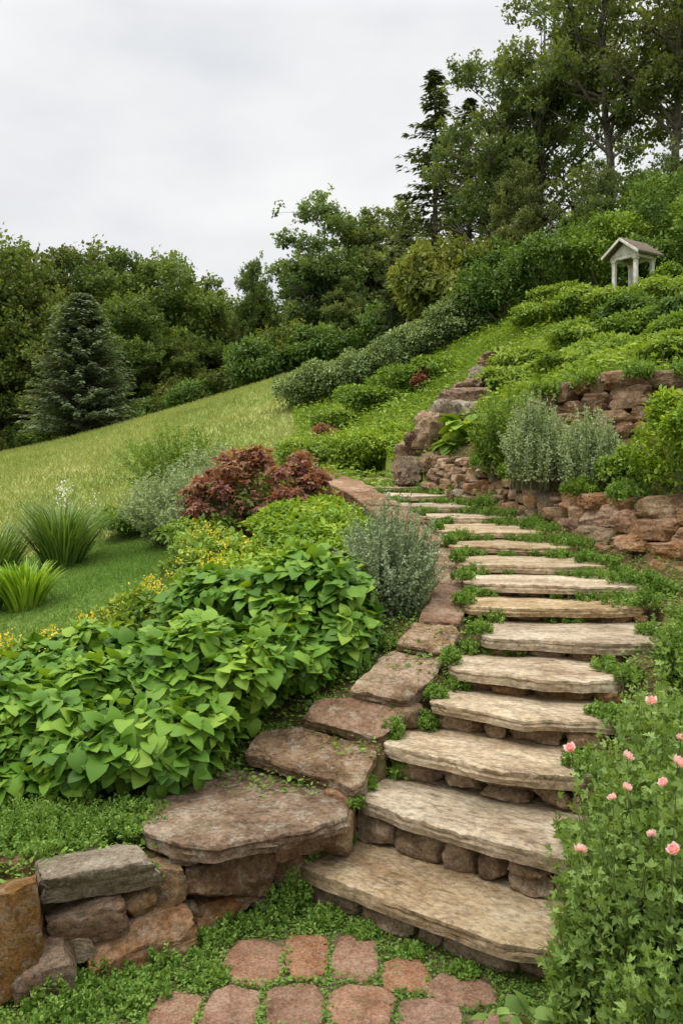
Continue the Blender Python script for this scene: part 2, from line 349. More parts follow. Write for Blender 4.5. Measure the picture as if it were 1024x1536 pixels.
def tube(pts, rad, sides=6, mat=1):
    pts = np.asarray(pts, float); n = len(pts)
    d = nrm(np.gradient(pts, axis=0))
    ref = np.where(np.abs(d[:, 2:3]) > .9, np.array([[1., 0, 0]]), np.array([[0, 0, 1.]]))
    a = nrm(np.cross(d, ref)); b = np.cross(d, a)
    th = np.linspace(0, 2 * np.pi, sides, endpoint=False)
    V = pts[:, None] + np.asarray(rad)[:, None, None] * (np.cos(th)[None, :, None] * a[:, None] + np.sin(th)[None, :, None] * b[:, None])
    i = np.arange(n - 1)[:, None] * sides; j = np.arange(sides)[None]; j2 = (j + 1) % sides
    Fq = np.stack([i + j, i + j2, i + sides + j2, i + sides + j], -1).reshape(-1, 4)
    return V.reshape(-1, 3), [Fq], np.full(n * sides, .5), mat

def rdir(rng, n):
    return nrm(rng.normal(size=(n, 3)))
UP = np.array([0, 0, 1.])

def bush_parts(rng, rx, ry, h, n, size, T=T_LEAF, nl=14, lump=.38, droop=.3, upn=.8, fill=.35, rand=.6, stems=True, low=-.15, cz=.45, mat=0):
    c0 = np.array([0, 0, h * cz]); rad = np.array([rx, ry, h * (1 - cz)])
    d = rdir(rng, nl * 4); d = d[d[:, 2] > low - .3][:nl]; nl = len(d)
    lr = lump * rng.uniform(.65, 1.3, nl)
    C = c0 + d * rad * (1 - lr[:, None] * .75) * rng.uniform(.85, 1.12, (nl, 1))
    LR = lr[:, None] * np.array([rx, ry, max(h * .6, .5 * rx)])[None]
    w = lr ** 2; w /= w.sum()
    k = rng.choice(nl, n, p=w)
    dd = rdir(rng, n); dd[:, 2] = np.abs(dd[:, 2]) * np.where(rng.random(n) < .75, 1, -1)
    rr = 1.08 - (fill + .08) * rng.random(n) ** 1.2
    P = C[k] + dd * LR[k] * rr[:, None]
    m = int(n * .18)
    P[:m] = c0 + rdir(rng, m) * rad * (.75 * rng.random((m, 1)) ** .4)
    ok = P[:, 2] > .01; P = P[ok]; dd = dd[ok]; k = k[ok]; nn = len(P)
    o = nrm((P - c0) / rad * .5 + dd * .6)
    D = nrm(o * np.array([1, 1, .5]) + rdir(rng, nn) * rand - UP * droop)
    Nn = nrm(UP * upn + o * .6 + rdir(rng, nn) * .35)
    lt = rng.normal(0, .12, nl)
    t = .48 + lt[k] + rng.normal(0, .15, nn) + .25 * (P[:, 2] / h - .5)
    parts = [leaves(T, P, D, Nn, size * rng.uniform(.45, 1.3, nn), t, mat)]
    if stems:
        for c in C[:10]:
            b = np.array([c[0] * .15, c[1] * .15, -.03])
            parts.append(tube([b, (b + c) / 2 + rng.normal(0, .03, 3) * h, c], [.022 * h + .004, .014 * h + .003, .004], 5, 1))
    return parts

def sprig_parts(rng, r, h, nst, nlf, size, T=T_DIA, spread=1.0, rand=.9, base=.35, thick=.004, start=.15, upn=.4, off=.02, stemw=True, hv=(.68, 1.1)):
    th = rng.uniform(0, 2 * np.pi, nst); q = np.sqrt(rng.random(nst))
    b = np.stack([np.cos(th) * q * r * base, np.sin(th) * q * r * base, np.zeros(nst) - .02], 1)
    hh = h * (1 - .45 * q ** 2) * rng.uniform(hv[0], hv[1], nst)
    tip = np.stack([np.cos(th) * q * r * spread, np.sin(th) * q * r * spread, hh], 1) + rng.normal(0, .07 * r, (nst, 3))
    mid = b * .45 + tip * .45; mid[:, 2] = hh * .6
    t = start + (1 - start) * rng.random((nst, nlf)) ** .8
    t = t[..., None]
    Pp = (1 - t) ** 2 * b[:, None] + 2 * t * (1 - t) * mid[:, None] + t ** 2 * tip[:, None]
    Tg = nrm(2 * (1 - t) * (mid - b)[:, None] + 2 * t * (tip - mid)[:, None])
    n = nst * nlf
    Pp = Pp.reshape(-1, 3) + rng.normal(0, off, (n, 3)) * (1.25 - .8 * t.reshape(-1, 1)); Tg = Tg.reshape(-1, 3)
    D = nrm(Tg * .6 + rdir(rng, n) * rand)
    Nn = nrm(UP * upn + rdir(rng, n))
    st = np.repeat(rng.normal(0, .14, nst), nlf)
    tf_ = t.reshape(-1)
    tt = .32 + .30 * tf_ + st + rng.normal(0, .12, n)
    parts = [leaves(T, Pp, D, Nn, size * rng.uniform(.6, 1.2, n) * (1.15 - .45 * tf_ ** 3), tt, 0)]
    if stemw:
        for i in range(min(nst, 120)):
            parts.append(tube([b[i], mid[i] * .5 + (b[i] + tip[i]) * .25, tip[i]], [thick, thick * .8, thick * .4], 3, 1))
    return parts, tip

def make_obj(name, parts, mats, loc, rot=0, parent=None):
    V, Fs, t, mi = merge(parts)
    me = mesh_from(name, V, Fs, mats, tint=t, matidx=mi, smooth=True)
    o = link(bpy.data.objects.new(name, me)); o.location = loc; o.rotation_euler = (0, 0, rot)
    if parent: o.parent = parent
    return o

def gz(x, y): return float(hz(np.array([x]), np.array([y]))[0])

def bush(name, label, cat, x, y, rx, ry, h, n, size, mat, seed, z=None, group=None, **kw):
    rng = np.random.default_rng(seed)
    o = make_obj(name, bush_parts(rng, rx, ry, h, n, size, **kw), [mat, M_twig], (x, y, gz(x, y) if z is None else z))
    return tag(o, label, cat, group)

def sprig(name, label, cat, x, y, r, h, nst, nlf, size, mat, seed, z=None, group=None, extra=None, **kw):
    rng = np.random.default_rng(seed)
    parts, tips = sprig_parts(rng, r, h, nst, nlf, size, **kw)
    if extra: parts += extra
    o = make_obj(name, parts, [mat, M_twig], (x, y, gz(x, y) if z is None else z))
    tag(o, label, cat, group)
    return o, tips

# ---------------------------------------------------------------- rocks
def cubesphere(n):
    vs = {}; V = []; Fq = []
    def vid(p):
        k = tuple(np.round(p, 5))
        if k not in vs: vs[k] = len(V); V.append(p)
        return vs[k]
    g_ = np.linspace(-1, 1, n + 1)
    for ax in range(3):
        for sg in (-1, 1):
            for i in range(n):
                for j in range(n):
                    q = []
                    for (a, b) in ((i, j), (i + 1, j), (i + 1, j + 1), (i, j + 1)):
                        p_ = np.zeros(3); p_[ax] = sg; p_[(ax + 1) % 3] = g_[a]; p_[(ax + 2) % 3] = g_[b]; q.append(vid(p_))
                    if sg < 0: q = q[::-1]
                    Fq.append(q)
    return np.array(V), np.array(Fq)
CS10 = cubesphere(11); CS16 = cubesphere(18); CS26 = cubesphere(28)
def rock_v(rng, size, T=CS10, boxy=7, rough=.06, planes=9, cut=.8):
    V = T[0].copy()
    V /= (np.abs(V) ** boxy).sum(1, keepdims=True) ** (1 / boxy)
    for k in range(planes):
        if k % 2 == 0:
            n_ = np.zeros(3); n_[rng.integers(3)] = rng.choice([-1, 1]); n_ = nrm(n_ + rng.normal(0, .30, 3)); c = rng.uniform(cut - .05, .98)
        else:
            n_ = rdir(rng, 1)[0]; c = rng.uniform(cut, 1.0) * np.abs(n_).sum() * .86
        dd = V @ n_ - c; V -= np.maximum(dd, 0)[:, None] * n_
    off = rng.uniform(-50, 50, 3)
    out_ = np.empty_like(V)
    for i, v in enumerate(V):
        q = Vector(v * 1.1 + off)
        a = noise.noise(q) * rough * 1.5 + noise.noise(q * 3.1) * rough * .8 - abs(noise.noise(q * 6.5)) * rough * .8 - abs(noise.noise(q * 14)) * rough * .4
        out_[i] = v * (1 + a)
    return out_ * np.asarray(size) * .5, T[1]

def tiltx(V, tx=0):
    V = V.copy(); cx, sx = math.cos(tx), math.sin(tx)
    y = V[:, 1] * cx - V[:, 2] * sx; z = V[:, 1] * sx + V[:, 2] * cx; V[:, 1] = y; V[:, 2] = z
    return V

def rock_obj(name, loc, size, seed, mat, rot=0, parent=None, T=CS10, tilt=0, roll=0, **kw):
    rng = np.random.default_rng(seed)
    V, Fq = rock_v(rng, size, T, **kw)
    V = tiltx(V, tilt)
    me = mesh_from(name, V, [Fq], [mat], smooth=True, sharp=.5)
    o = link(bpy.data.objects.new(name, me)); o.location = loc; o.rotation_euler = (0, roll, rot)
    if parent: o.parent = parent
    return o

def slab_mesh(name, poly, th, seed, mat, jag=.02, top=.008, round_=.02, step=.03, ins=.035, relax=1, layer=1.0):
    poly = np.asarray(poly, float); off = seed * 3.7
    pts = []
    for i in range(len(poly)):
        a = poly[i]; b = poly[(i + 1) % len(poly)]; k = max(1, int(np.linalg.norm(b - a) / step))
        for j in range(k): pts.append(a + (b - a) * j / k)
    pts = np.array(pts)
    for _ in range(relax): pts = (pts * 2 + np.roll(pts, 1, 0) + np.roll(pts, -1, 0)) / 4
    c = pts.mean(0); m = len(pts)
    rel = pts - c; ln = np.linalg.norm(rel, axis=1, keepdims=True); un = rel / ln
    def nz(x, y, z): return noise.noise(Vector((x * 4 + off, y * 4 - off, z * 6))) + .5 * noise.noise(Vector((x * 13 + off, y * 13, z * 20 + off)))
    spec = [(.2, 0), (.4, 0), (.58, 0), (.72, 0), (.84, 0), (.93, 0), (None, 0, ins * .3), (None, -.004, 0.0), (None, -.25, -.002), (None, -.42, .007 * layer), (None, -.6, -.001), (None, -.8, .009 * layer), (None, -1, .008), (None, -1, .10)]
    V = []
    V.append((c[0], c[1], nz(c[0], c[1], 0) * top))
    for sp in spec:
        for i in range(m):
            if sp[0] is not None:
                p_ = c + rel[i] * min(sp[0], max(0.05, 1 - (ins * .5 + .004) / ln[i, 0]) if sp[0] > .6 else sp[0]); z = 0
            else:
                z = sp[1] * (th if sp[1] < -.1 else 1)
                p_ = pts[i] - un[i] * min(sp[2], ln[i, 0] * .8)
                jj = nz(pts[i][0], pts[i][1], z * 1.5) * jag + noise.noise(Vector((pts[i][0] * 30, pts[i][1] * 30, z * 50 * layer + off))) * jag * .3 * layer
                p_ = p_ + un[i] * jj
            zz = z + nz(p_[0] * .7, p_[1] * .7, 0) * top * (1 if z > -.02 else .6) - abs(noise.noise(Vector((p_[0] * 9, p_[1] * 9, off)))) * top * .6 - max(0, noise.noise(Vector((p_[0] * 5, p_[1] * 5, off + 9))) - .1) * top * 1.5
            if sp[0] is None and z > -.02: zz -= abs(noise.noise(Vector((p_[0] * 18, p_[1] * 18, off)))) * round_ * .6
            V.append((p_[0], p_[1], zz))
    V.append((c[0], c[1], -th))
    Fq = []; Ft = []
    for i in range(m): Ft.append((0, 1 + i, 1 + (i + 1) % m))
    for r in range(len(spec) - 1):
        a = 1 + r * m; b = a + m
        for i in range(m):
            j = (i + 1) % m; Fq.append((a + i, b + i, b + j, a + j))
    a = 1 + (len(spec) - 1) * m; e = len(V) - 1
    for i in range(m): Ft.append((a + i, e, a + (i + 1) % m))
    return mesh_from(name, np.array(V), [np.array(Ft), np.array(Fq)], [mat], smooth=True, sharp=.6)

def empty(name, loc):
    o = link(bpy.data.objects.new(name, None)); o.location = loc; o.empty_display_size = .1; return o

# steps
for i, (L0, ux, uy, W, dep, h) in enumerate(STEP):
    rng = np.random.default_rng(100 + i)
    e = empty("stone_step", (L0[0], L0[1], h)); e.rotation_euler = (0, 0, math.atan2(ux[1], ux[0]))
    tag(e, "weathered flat stone step resting on rough riser stones", "step", "garden steps climbing the slope")
    j = rng.uniform(-.035, .035, 6)
    bulge = .06 if i in (2, 3, 4) else .02
    poly = [(-.02 + j[0], .03), (W * .12, j[5] * .5), (W * .3, -.01 + j[1]), (W * .55, -bulge + j[2] * .6), (W * .8, -.01 + j[3]), (W + .01, .05 + j[4]), (W + .04, .14), (W + .04, dep), (-.05, dep), (-.05, .12)]
    th = .060 + rng.uniform(0, .018)
    t = link(bpy.data.objects.new("tread", slab_mesh("tread", poly, th, 3 + i, M_tread, jag=.015, top=.008, step=.02 if i < 8 else .04, layer=.6)))
    t.parent = e
    prev = STEP[i - 1][5] if i else 0.0
    hgt = h - th - prev
    parts = []; x = -.02
    while x < W:
        w = rng.uniform(.13, .38); w = min(w, W - x + .05)
        if w < .07: break
        rows = 2 if (i in (1, 2) and rng.random() < .3) else 1
        cutz = rng.uniform(.4, .6)
        for r_ in range(rows):
            hh = hgt if rows == 1 else (hgt * cutz if r_ == 0 else hgt * (1 - cutz))
            zc = -th - hgt + (hh / 2 if r_ == 0 else hgt - hh / 2)
            V, Fq = rock_v(rng, (w * 1.05, .22, hh * 1.15 + .01), boxy=4.2, rough=.10, planes=9, cut=.80)
            V = V + np.array([x + w / 2, .155 + rng.uniform(-.02, .02), zc])
            parts.append((V, [Fq], np.full(len(V), .5), 0))
        x += w
    Vm, Fm, tm, mi = merge(parts)
    ro = link(bpy.data.objects.new("riser", mesh_from("riser", Vm, Fm, [M_riser], smooth=True, sharp=.6))); ro.parent = e

SL = [
 ("wide curved mossy brown capstone slab on the low wall", [(-.98,4.14),(-.90,3.95),(-.70,3.82),(-.44,3.85),(-.14,3.99),(.03,4.14),(.03,4.32),(-.06,4.46),(-.40,4.64),(-.62,4.70),(-.85,4.46)], .455, .085, .03, M_edge),
 ("reddish brown flat edging slab beside the steps", [(-.52,4.62),(-.3,4.50),(-.06,4.38),(.05,4.30),(.12,4.38),(.19,4.60),(.16,4.72),(-.22,4.88),(-.46,4.84)], .575, .075, .24, M_edge),
 ("reddish brown flat edging slab beside the steps", [(-.22,4.84),(.17,4.66),(.24,4.68),(.32,4.84),(.30,4.92),(.08,5.02),(-.14,5.02)], .715, .075, .36, M_rust),
 ("long reddish brown edging slab beside the steps", [(.05,5.00),(.32,4.88),(.38,4.87),(.57,5.18),(.62,5.34),(.34,5.48),(.24,5.4)], .865, .085, .28, M_edge),
 ("reddish brown flat edging slab beside the steps", [(.34,5.46),(.61,5.36),(.66,5.34),(.76,5.62),(.76,5.74),(.48,5.80)], 1.01, .085, .26, M_edge),
 ("narrow rusty brown edging stone beside the steps", [(.51,5.80),(.78,5.74),(.88,6.15),(.91,6.6),(.72,6.6)], 1.14, .09, .18, M_rust),
 ("narrow grey brown edging stone beside the steps", [(.74,6.62),(.93,6.60),(.96,7.2),(.96,7.8),(.78,7.8)], 1.30, .10, .14, M_edge),
 ("pinkish brown narrow edging slab on the upper steps", [(.66,7.85),(.94,7.85),(.90,8.8),(.58,8.8)], 1.46, .12, .10, M_rust),
 ("pinkish brown narrow edging slab on the upper steps", [(.46,8.85),(.88,8.85),(.74,9.9),(.28,9.95)], 1.60, .12, .10, M_rust),
 ("pinkish brown narrow edging slab on the upper steps", [(.26,9.98),(.70,9.95),(.50,11.0),(.04,11.0)], 1.73, .12, .1, M_rust),
 ("pinkish brown narrow edging slab on the upper steps", [(.02,11.05),(.48,11.05),(.28,12.3),(-.24,12.3)], 1.85, .12, .09, M_rust),
 ("pinkish brown narrow edging slab on the upper steps", [(-.26,12.35),(.24,12.35),(-.1,13.8),(-.68,13.8)], 1.96, .12, .08, M_rust)]
for i, (lab, poly, top, th, slp_, m_) in enumerate(SL):
    poly = np.array(poly); c = poly.mean(0)
    area = 0.5 * np.sum(poly[:, 0] * np.roll(poly[:, 1], -1) - np.roll(poly[:, 0], -1) * poly[:, 1])
    if area < 0: poly = poly[::-1]
    me = slab_mesh("edging_slab", poly - c, th, 40 + i, m_, jag=.022, top=.016, round_=.02, step=.018 if i < 6 else .05)
    o = link(bpy.data.objects.new("edging_slab", me)); o.location = (c[0], c[1], top)
    rr = np.random.default_rng(i); o.rotation_euler = (math.atan(slp_), rr.uniform(-.02, .02), 0)
    tag(o, lab, "stone slab", "edging slabs along the steps")

w = empty("dry_stone_wall", (-1.0, 3.8, 0)); tag(w, "low dry stone wall of rough reddish brown blocks around the planting bed", "wall")
FS = [(-1.35,3.50,.22,.28,.34,.44,M_orange,.25),(-1.03,3.72,.37,.48,.32,.17,M_grey,.42),(-1.08,3.67,.20,.30,.30,.16,M_wall,.4),(-.90,3.74,.07,.46,.3,.17,M_rust,.5),(-.90,3.80,.21,.14,.26,.13,M_riser,.45),
 (-.79,3.90,.25,.17,.25,.16,M_riser,.5),(-.54,4.04,.23,.46,.26,.24,M_wall,.65),(-.60,4.00,.05,.26,.2,.13,M_rust,.6),(-1.22,3.53,.08,.28,.3,.19,M_wall,.4),
 (-.26,4.22,.14,.20,.20,.18,M_wall,.6),(-.12,4.28,.27,.18,.22,.12,M_riser,.3),(-.27,4.20,.30,.20,.22,.12,M_rust,.6),(-.12,4.34,.12,.22,.2,.18,M_wall,0),
 (-1.60,3.38,.30,.3,.3,.26,M_wall,.35),(-1.6,3.35,.08,.36,.3,.22,M_rust,.4),(-1.9,3.2,.30,.4,.3,.24,M_grey,.45),(-1.95,3.15,.09,.36,.3,.22,M_wall,.4),(-.40,4.14,.05,.18,.2,.12,M_grey,.6),
 (-1.38,3.78,.35,.25,.25,.16,M_wall,.3),(-.73,3.93,.09,.16,.2,.13,M_wall,.5),(-1.10,3.62,.12,.12,.2,.09,M_grey,.4),(-.72,3.94,.34,.14,.2,.07,M_grey,.4),(-.48,4.09,.08,.14,.2,.09,M_riser,.5)]
for i, (x, y, z, sx, sy, sz, m, r) in enumerate(FS):
    o = rock_obj("stone", (x + 1.0, y - 3.8, z), (sx * 1.07, sy, sz * 1.12), 200 + i, m, r, parent=w, T=CS26 if sx > .3 else CS16, boxy=8, rough=.065, planes=16, cut=.77, roll=np.random.default_rng(i).uniform(-.07, .07))

w = empty("stone_retaining_wall", (.3, 5.0, 0)); tag(w, "rough brown stones supporting the slabs beside the steps", "wall")
k = 0
rng = np.random.default_rng(33)
FLK = [((.01,4.18),(.05,4.36),.2,.38,.41),((.04,4.34),(.16,4.70),.38,.44,.55),((.20,4.68),(.32,4.90),.50,.59,.66),((.38,4.88),(.60,5.34),.62,.70,.85),((.64,5.36),(.74,5.74),.80,.88,.99),((.77,5.76),(.88,6.58),.92,1.0,1.15),((.91,6.6),(.93,7.75),1.05,1.14,1.30)]
for (a, b, z0, z1a, z1b) in FLK:
    a = np.array(a); b = np.array(b); Ln = np.linalg.norm(b - a); ang = math.atan2(b[1] - a[1], b[0] - a[0]); s_ = 0
    while s_ < Ln:
        wd = rng.uniform(.12, .24); f_ = min(1, (s_ + wd / 2) / Ln); c = a + (b - a) * f_; z1 = z1a + (z1b - z1a) * f_
        rock_obj("stone", (c[0] - .3 - .06, c[1] - 5.0, (z0 + z1) / 2), (wd * 1.05, .17, (z1 - z0) * 1.12), 300 + k, [M_riser, M_wall, M_rust][k % 3], ang, parent=w, boxy=5); k += 1
        s_ += wd

def course_wall(name, label, pts, mats, seed, sw, courses, depth=.3, jitter=.03, over=1.2, rough=.07, rollj=.08, hv=(.75, 1.5)):
    rng = np.random.default_rng(seed)
    pts = np.array(pts, float); seg = np.linalg.norm(np.diff(pts[:, :2], axis=0), axis=1); S = np.concatenate([[0], np.cumsum(seg)])
    e = empty(name, (pts[0, 0], pts[0, 1], pts[0, 2])); tag(e, label, "wall")
    for c in range(courses):
        s_ = rng.uniform(-.15, .05)
        while s_ < S[-1]:
            w_ = rng.uniform(*sw); m = s_ + w_ / 2
            x, y, z0, z1 = [np.interp(m, S, pts[:, q]) for q in range(4)]
            a = np.array([np.interp(m + .05, S, pts[:, q]) - np.interp(m - .05, S, pts[:, q]) for q in range(2)])
            ang = math.atan2(a[1], a[0])
            hc = (z1 - z0) / courses
            nx_, ny_ = -math.sin(ang), math.cos(ang)
            back = c * .05 + rng.uniform(-jitter, jitter)
            sgn = 1 if ny_ < 0 else -1
            hs_ = hc * rng.uniform(*hv)
            rock_obj("stone", (x - nx_ * sgn * back - pts[0, 0], y - ny_ * sgn * back - pts[0, 1], z0 + hc * (c + .5) + rng.uniform(-.03, .03) - pts[0, 2]),
                     (w_ * over * .95, depth, hs_), int(seed * 1000 + c * 100 + s_ * 10), mats[rng.integers(len(mats))], ang + rng.uniform(-.2, .2), parent=e, boxy=5, rough=rough, planes=12, cut=.78, tilt=rng.uniform(-.12, .12), roll=rng.uniform(-rollj, rollj), T=CS16 if w_ > .3 else CS10)
            s_ += w_ * .96
course_wall("low_rock_wall", "low wall of small tan and brown rocks along the steps", [(1.2,12.2,1.84,2.26),(1.58,10.8,1.68,2.16),(1.85,9.6,1.50,2.04),(2.14,8.5,1.40,1.92)], [M_riser, M_rust, M_riser, M_wall, M_grey], 5, (.10, .28), 5, depth=.22, hv=(.95, 1.45))
course_wall("rock_ledge_wall", "reddish weathered rock ledge with broken blocks", [(2.14,8.45,1.32,1.90),(2.38,7.6,1.22,1.86),(2.60,7.0,1.18,1.82),(2.95,6.4,1.16,1.76),(3.4,5.9,1.2,1.8)], [M_rust, M_riser, M_rust, M_wall], 6, (.16, .50), 4, depth=.34, jitter=.05, rough=.10, rollj=.12, hv=(1.0, 1.5))
course_wall("block_retaining_wall", "retaining wall of large brown rough stone blocks on the upper terrace", [(2.1,10.8,2.3,2.82),(2.52,9.75,2.3,3.04),(2.9,9.2,2.32,3.10),(3.45,8.65,2.4,3.06),(4.3,8.1,2.45,3.02)], [M_wall, M_rust, M_wall, M_riser], 7, (.18, .5), 4, depth=.35, jitter=.05, rollj=.08, hv=(1.0, 1.4), rough=.09)

BO = [(1.02,12.9,2.10,.45,.4,.4),(1.25,13.3,2.45,.7,.6,.6),(1.05,13.5,2.3,.5,.5,.5),(1.55,13.2,2.6,.9,.7,.85),(1.8,13.6,2.9,.8,.7,.7),(2.0,14.2,3.15,.9,.7,.7),(2.15,14.8,3.4,.7,.7,.5),(2.35,15.2,3.5,.8,.6,.45),
 (2.6,15.9,3.8,.7,.6,.4),(2.85,16.6,4.0,.6,.6,.35),(3.15,17.4,4.25,.9,.5,.35),(1.3,12.6,2.2,.4,.3,.35),(4.9,20.3,5.45,.8,.5,.4),(2.4,14.0,3.0,.6,.5,.5),(3.5,18.2,4.55,.6,.4,.3),(1.45,12.9,2.2,.5,.4,.4),(1.9,13.1,2.45,.6,.5,.5),(2.75,15.2,3.6,.5,.4,.3),(.9,12.6,2.0,.3,.3,.25),(1.7,12.8,2.3,.4,.3,.4),(2.1,13.4,2.7,.45,.4,.45)]
for i, (x, y, z, a, b, c) in enumerate(BO):
    o = rock_obj("boulder", (x, y, z - .05), (a, b, c), 500 + i, [M_grey, M_wall, M_edge, M_riser][i % 4], i * 1.3, T=CS16, boxy=4, rough=.18, planes=15, cut=.68)
    tag(o, "weathered grey brown boulder in the grassy slope", "boulder", "boulders on the hillside")

PV = [(-.37,3.68,.26,.35),(-.145,3.70,.19,.35),(.055,3.71,.21,.36),(.26,3.56,.21,.23),(.48,3.46,.28,.21),(-.64,3.33,.20,.25),(-.425,3.34,.23,.30),(-.18,3.36,.25,.28),(.08,3.35,.25,.30),(.335,3.28,.25,.27),(.59,3.20,.25,.26),
 (-.75,3.07,.22,.24),(-.5,3.04,.26,.25),(-.24,3.07,.24,.26),(.01,3.05,.24,.26),(.26,2.99,.25,.25),(.51,2.94,.25,.23),(.8,2.98,.26,.2),(-.6,2.8,.24,.24),(-.3,2.79,.26,.24),(0,2.78,.24,.22),(.3,2.72,.26,.24),(.6,2.70,.24,.2)]
for i, (x, y, a, b) in enumerate(PV):
    rng = np.random.default_rng(700 + i); q = []
    sk = rng.uniform(-.2, .2)
    for t_ in np.linspace(0, 2 * np.pi, 11, endpoint=False) + rng.uniform(0, .5):
        c, s_ = math.cos(t_), math.sin(t_); k_ = 1 / (abs(c) ** 3.8 + abs(s_) ** 3.8) ** (1 / 3.8)
        q.append((a / 2 * c * k_ * rng.uniform(.88, 1.1) * (1 + sk * s_), b / 2 * s_ * k_ * rng.uniform(.88, 1.1)))
    me = slab_mesh("paving_stone", q, .06, 60 + i, M_pave, jag=.010, top=.009, round_=.012, step=.013, ins=.012)
    o = link(bpy.data.objects.new("paving_stone", me)); o.location = (x, y, .014 + rng.uniform(-.003, .003)); o.rotation_euler = (rng.uniform(-.02, .02), rng.uniform(-.02, .02), rng.uniform(-.2, .2))
    tag(o, "worn reddish brown paving stone set in creeping ground cover", "paving stone", "paving stones at the foot of the steps")

# ---------------------------------------------------------------- plants: left bed
HB = [(-1.85,4.95,.66,.60,.50,0),(-1.15,4.80,.60,.56,.60,1),(-.70,5.12,.50,.48,.68,2),(-.20,5.70,.42,.48,.68,3),(-.60,6.1,.6,.6,.70,4),(-1.35,5.7,.75,.6,.52,5),(-2.45,5.2,.6,.6,.42,6),(-.1,6.3,.4,.45,.5,7),(-.42,5.35,.34,.30,.45,8),(-1.45,4.5,.40,.30,.34,9)]
for (x, y, rx, ry, h, k) in HB:
    bush("broad_leaved_shrub", "lush green shrub with large heart shaped leaves spilling over the wall", "shrub", x, y, rx, ry, h, [4400, 4200, 3800, 3400, 3200, 3000, 2800, 2000, 1700, 1500][k], .086, M_big, 20 + k,
         group="broad leaved shrubs in the bed", T=T_HEART, nl=22, droop=.5, upn=.8, fill=.5, rand=1.0, lump=.31)
for (x, y, rx, ry, h, k) in [(-.5,7.3,.6,.6,.55,0),(-.2,8.2,.6,.6,.58,1),(-.4,9.2,.55,.6,.52,2),(-.22,9.9,.42,.6,.36,3),(-.42,11.2,.40,.7,.33,4),(-.75,8.3,.5,.5,.5,5),(.08,8.4,.42,.5,.40,7),(.02,7.3,.35,.4,.42,8)]:
    bush("lime_green_shrub", "low mounded shrub with fresh yellow green leaves", "shrub", x, y, rx, ry, h, 5200, .062, M_mid if k in (0, 1, 5, 8) else M_lime, 40 + k, group="lime green mounded shrubs", nl=24, droop=.2, fill=.5, rand=1.1, lump=.3)
def add_flowers(o, n, mat, r, hgt, size, seed, name="flower_cluster"):
    rng = np.random.default_rng(seed); P = []
    for i in range(n):
        a = rng.uniform(0, 6.28); q = rng.uniform(0, .95); c = np.array([math.cos(a) * q * r, math.sin(a) * q * r, hgt * (1.02 - .3 * q * q) + rng.uniform(-.02, .06)])
        P.append(c + rng.normal(0, [size, size, size * 1.8], (14, 3)))
    P = np.concatenate(P); m = len(P)
    f = make_obj(name, [leaves(T_LEAF, P, rdir(rng, m) + UP * .5, rdir(rng, m), size * rng.uniform(.6, 1.1, m), rng.random(m), 0, 1.4)], [mat], (0, 0, 0), parent=o)
    f["kind"] = "stuff"
for (x, y, r, h, k) in [(-1.45,6.9,.5,.5,0),(-1.0,6.7,.5,.60,1),(-2.1,6.1,.42,.42,2),(-2.6,6.0,.42,.34,3),(-1.35,8.6,.5,.55,4),(-1.0,7.6,.5,.6,5),(-1.75,6.4,.42,.45,6),(-2.25,5.75,.4,.50,7),(-2.7,5.6,.35,.42,8)]:
    o = bush("yellow_flowering_shrub", "leafy green shrub tipped with small yellow flowers", "shrub", x, y, r, r, h, 3600, .065, M_shrub, 60 + k, group="yellow flowering shrubs", nl=20, droop=.2, rand=1.1, lump=.3, fill=.5)
    add_flowers(o, 16 if k != 3 else 24, M_yel, r, h, .022, 600 + k)
sprig("sage_shrub", "rounded grey green sage shrub beside the stone edging", "shrub", .34, 6.30, .43, .96, 280, 90, .030, M_sage, 81, base=.3, off=.016, z=.92)
rg = np.random.default_rng(4); gp, _ = sprig_parts(rg, .8, .8, 60, 22, .055, T=T_LOBED, off=.04)
o = bush("red_maple", "low spreading bronze red japanese maple shrub", "shrub", -.92, 10.5, 1.0, .7, 1.02, 6500, .072, M_red, 82, T=T_LOBED, nl=52, droop=.45, lump=.16, upn=.9, cz=.42, fill=.9, rand=1.1)
f = make_obj("green_foliage", gp[:1], [M_dshrub], (0, 0, 0), parent=o)
sprig("pale_green_shrub", "pale silvery green bushy shrub on the lawn edge", "shrub", -2.15, 11.4, .75, 1.0, 260, 80, .05, M_sage2, 83, base=.4, off=.03)
sprig("pale_green_shrub", "pale silvery green bushy shrub on the lawn edge", "shrub", -1.75, 10.6, .5, .75, 160, 70, .045, M_sage2, 84, base=.4, off=.03)
sprig("feathery_shrub", "wispy feathery green shrub at the meadow edge", "shrub", -2.6, 13.8, 1.0, 1.3, 150, 60, .055, M_shrub, 85, base=.3, off=.05)
sprig("feathery_shrub", "wispy feathery green shrub at the meadow edge", "shrub", -1.9, 13.0, .8, .95, 150, 60, .055, M_sage2, 86, base=.3, off=.05)
for (x, y, r, h, k) in [(-1.3,12.2,.5,.45,0),(-.9,12.4,.5,.4,1),(-2.7,12.4,.5,.4,2),(-3.1,12.6,.5,.35,3),(-1.6,9.9,.5,.5,4)]:
    bush("green_shrub", "small rounded green garden shrub", "shrub", x, y, r, r, h, 3000, .06, M_shrub, 90 + k, group="small green shrubs", rand=1.0)

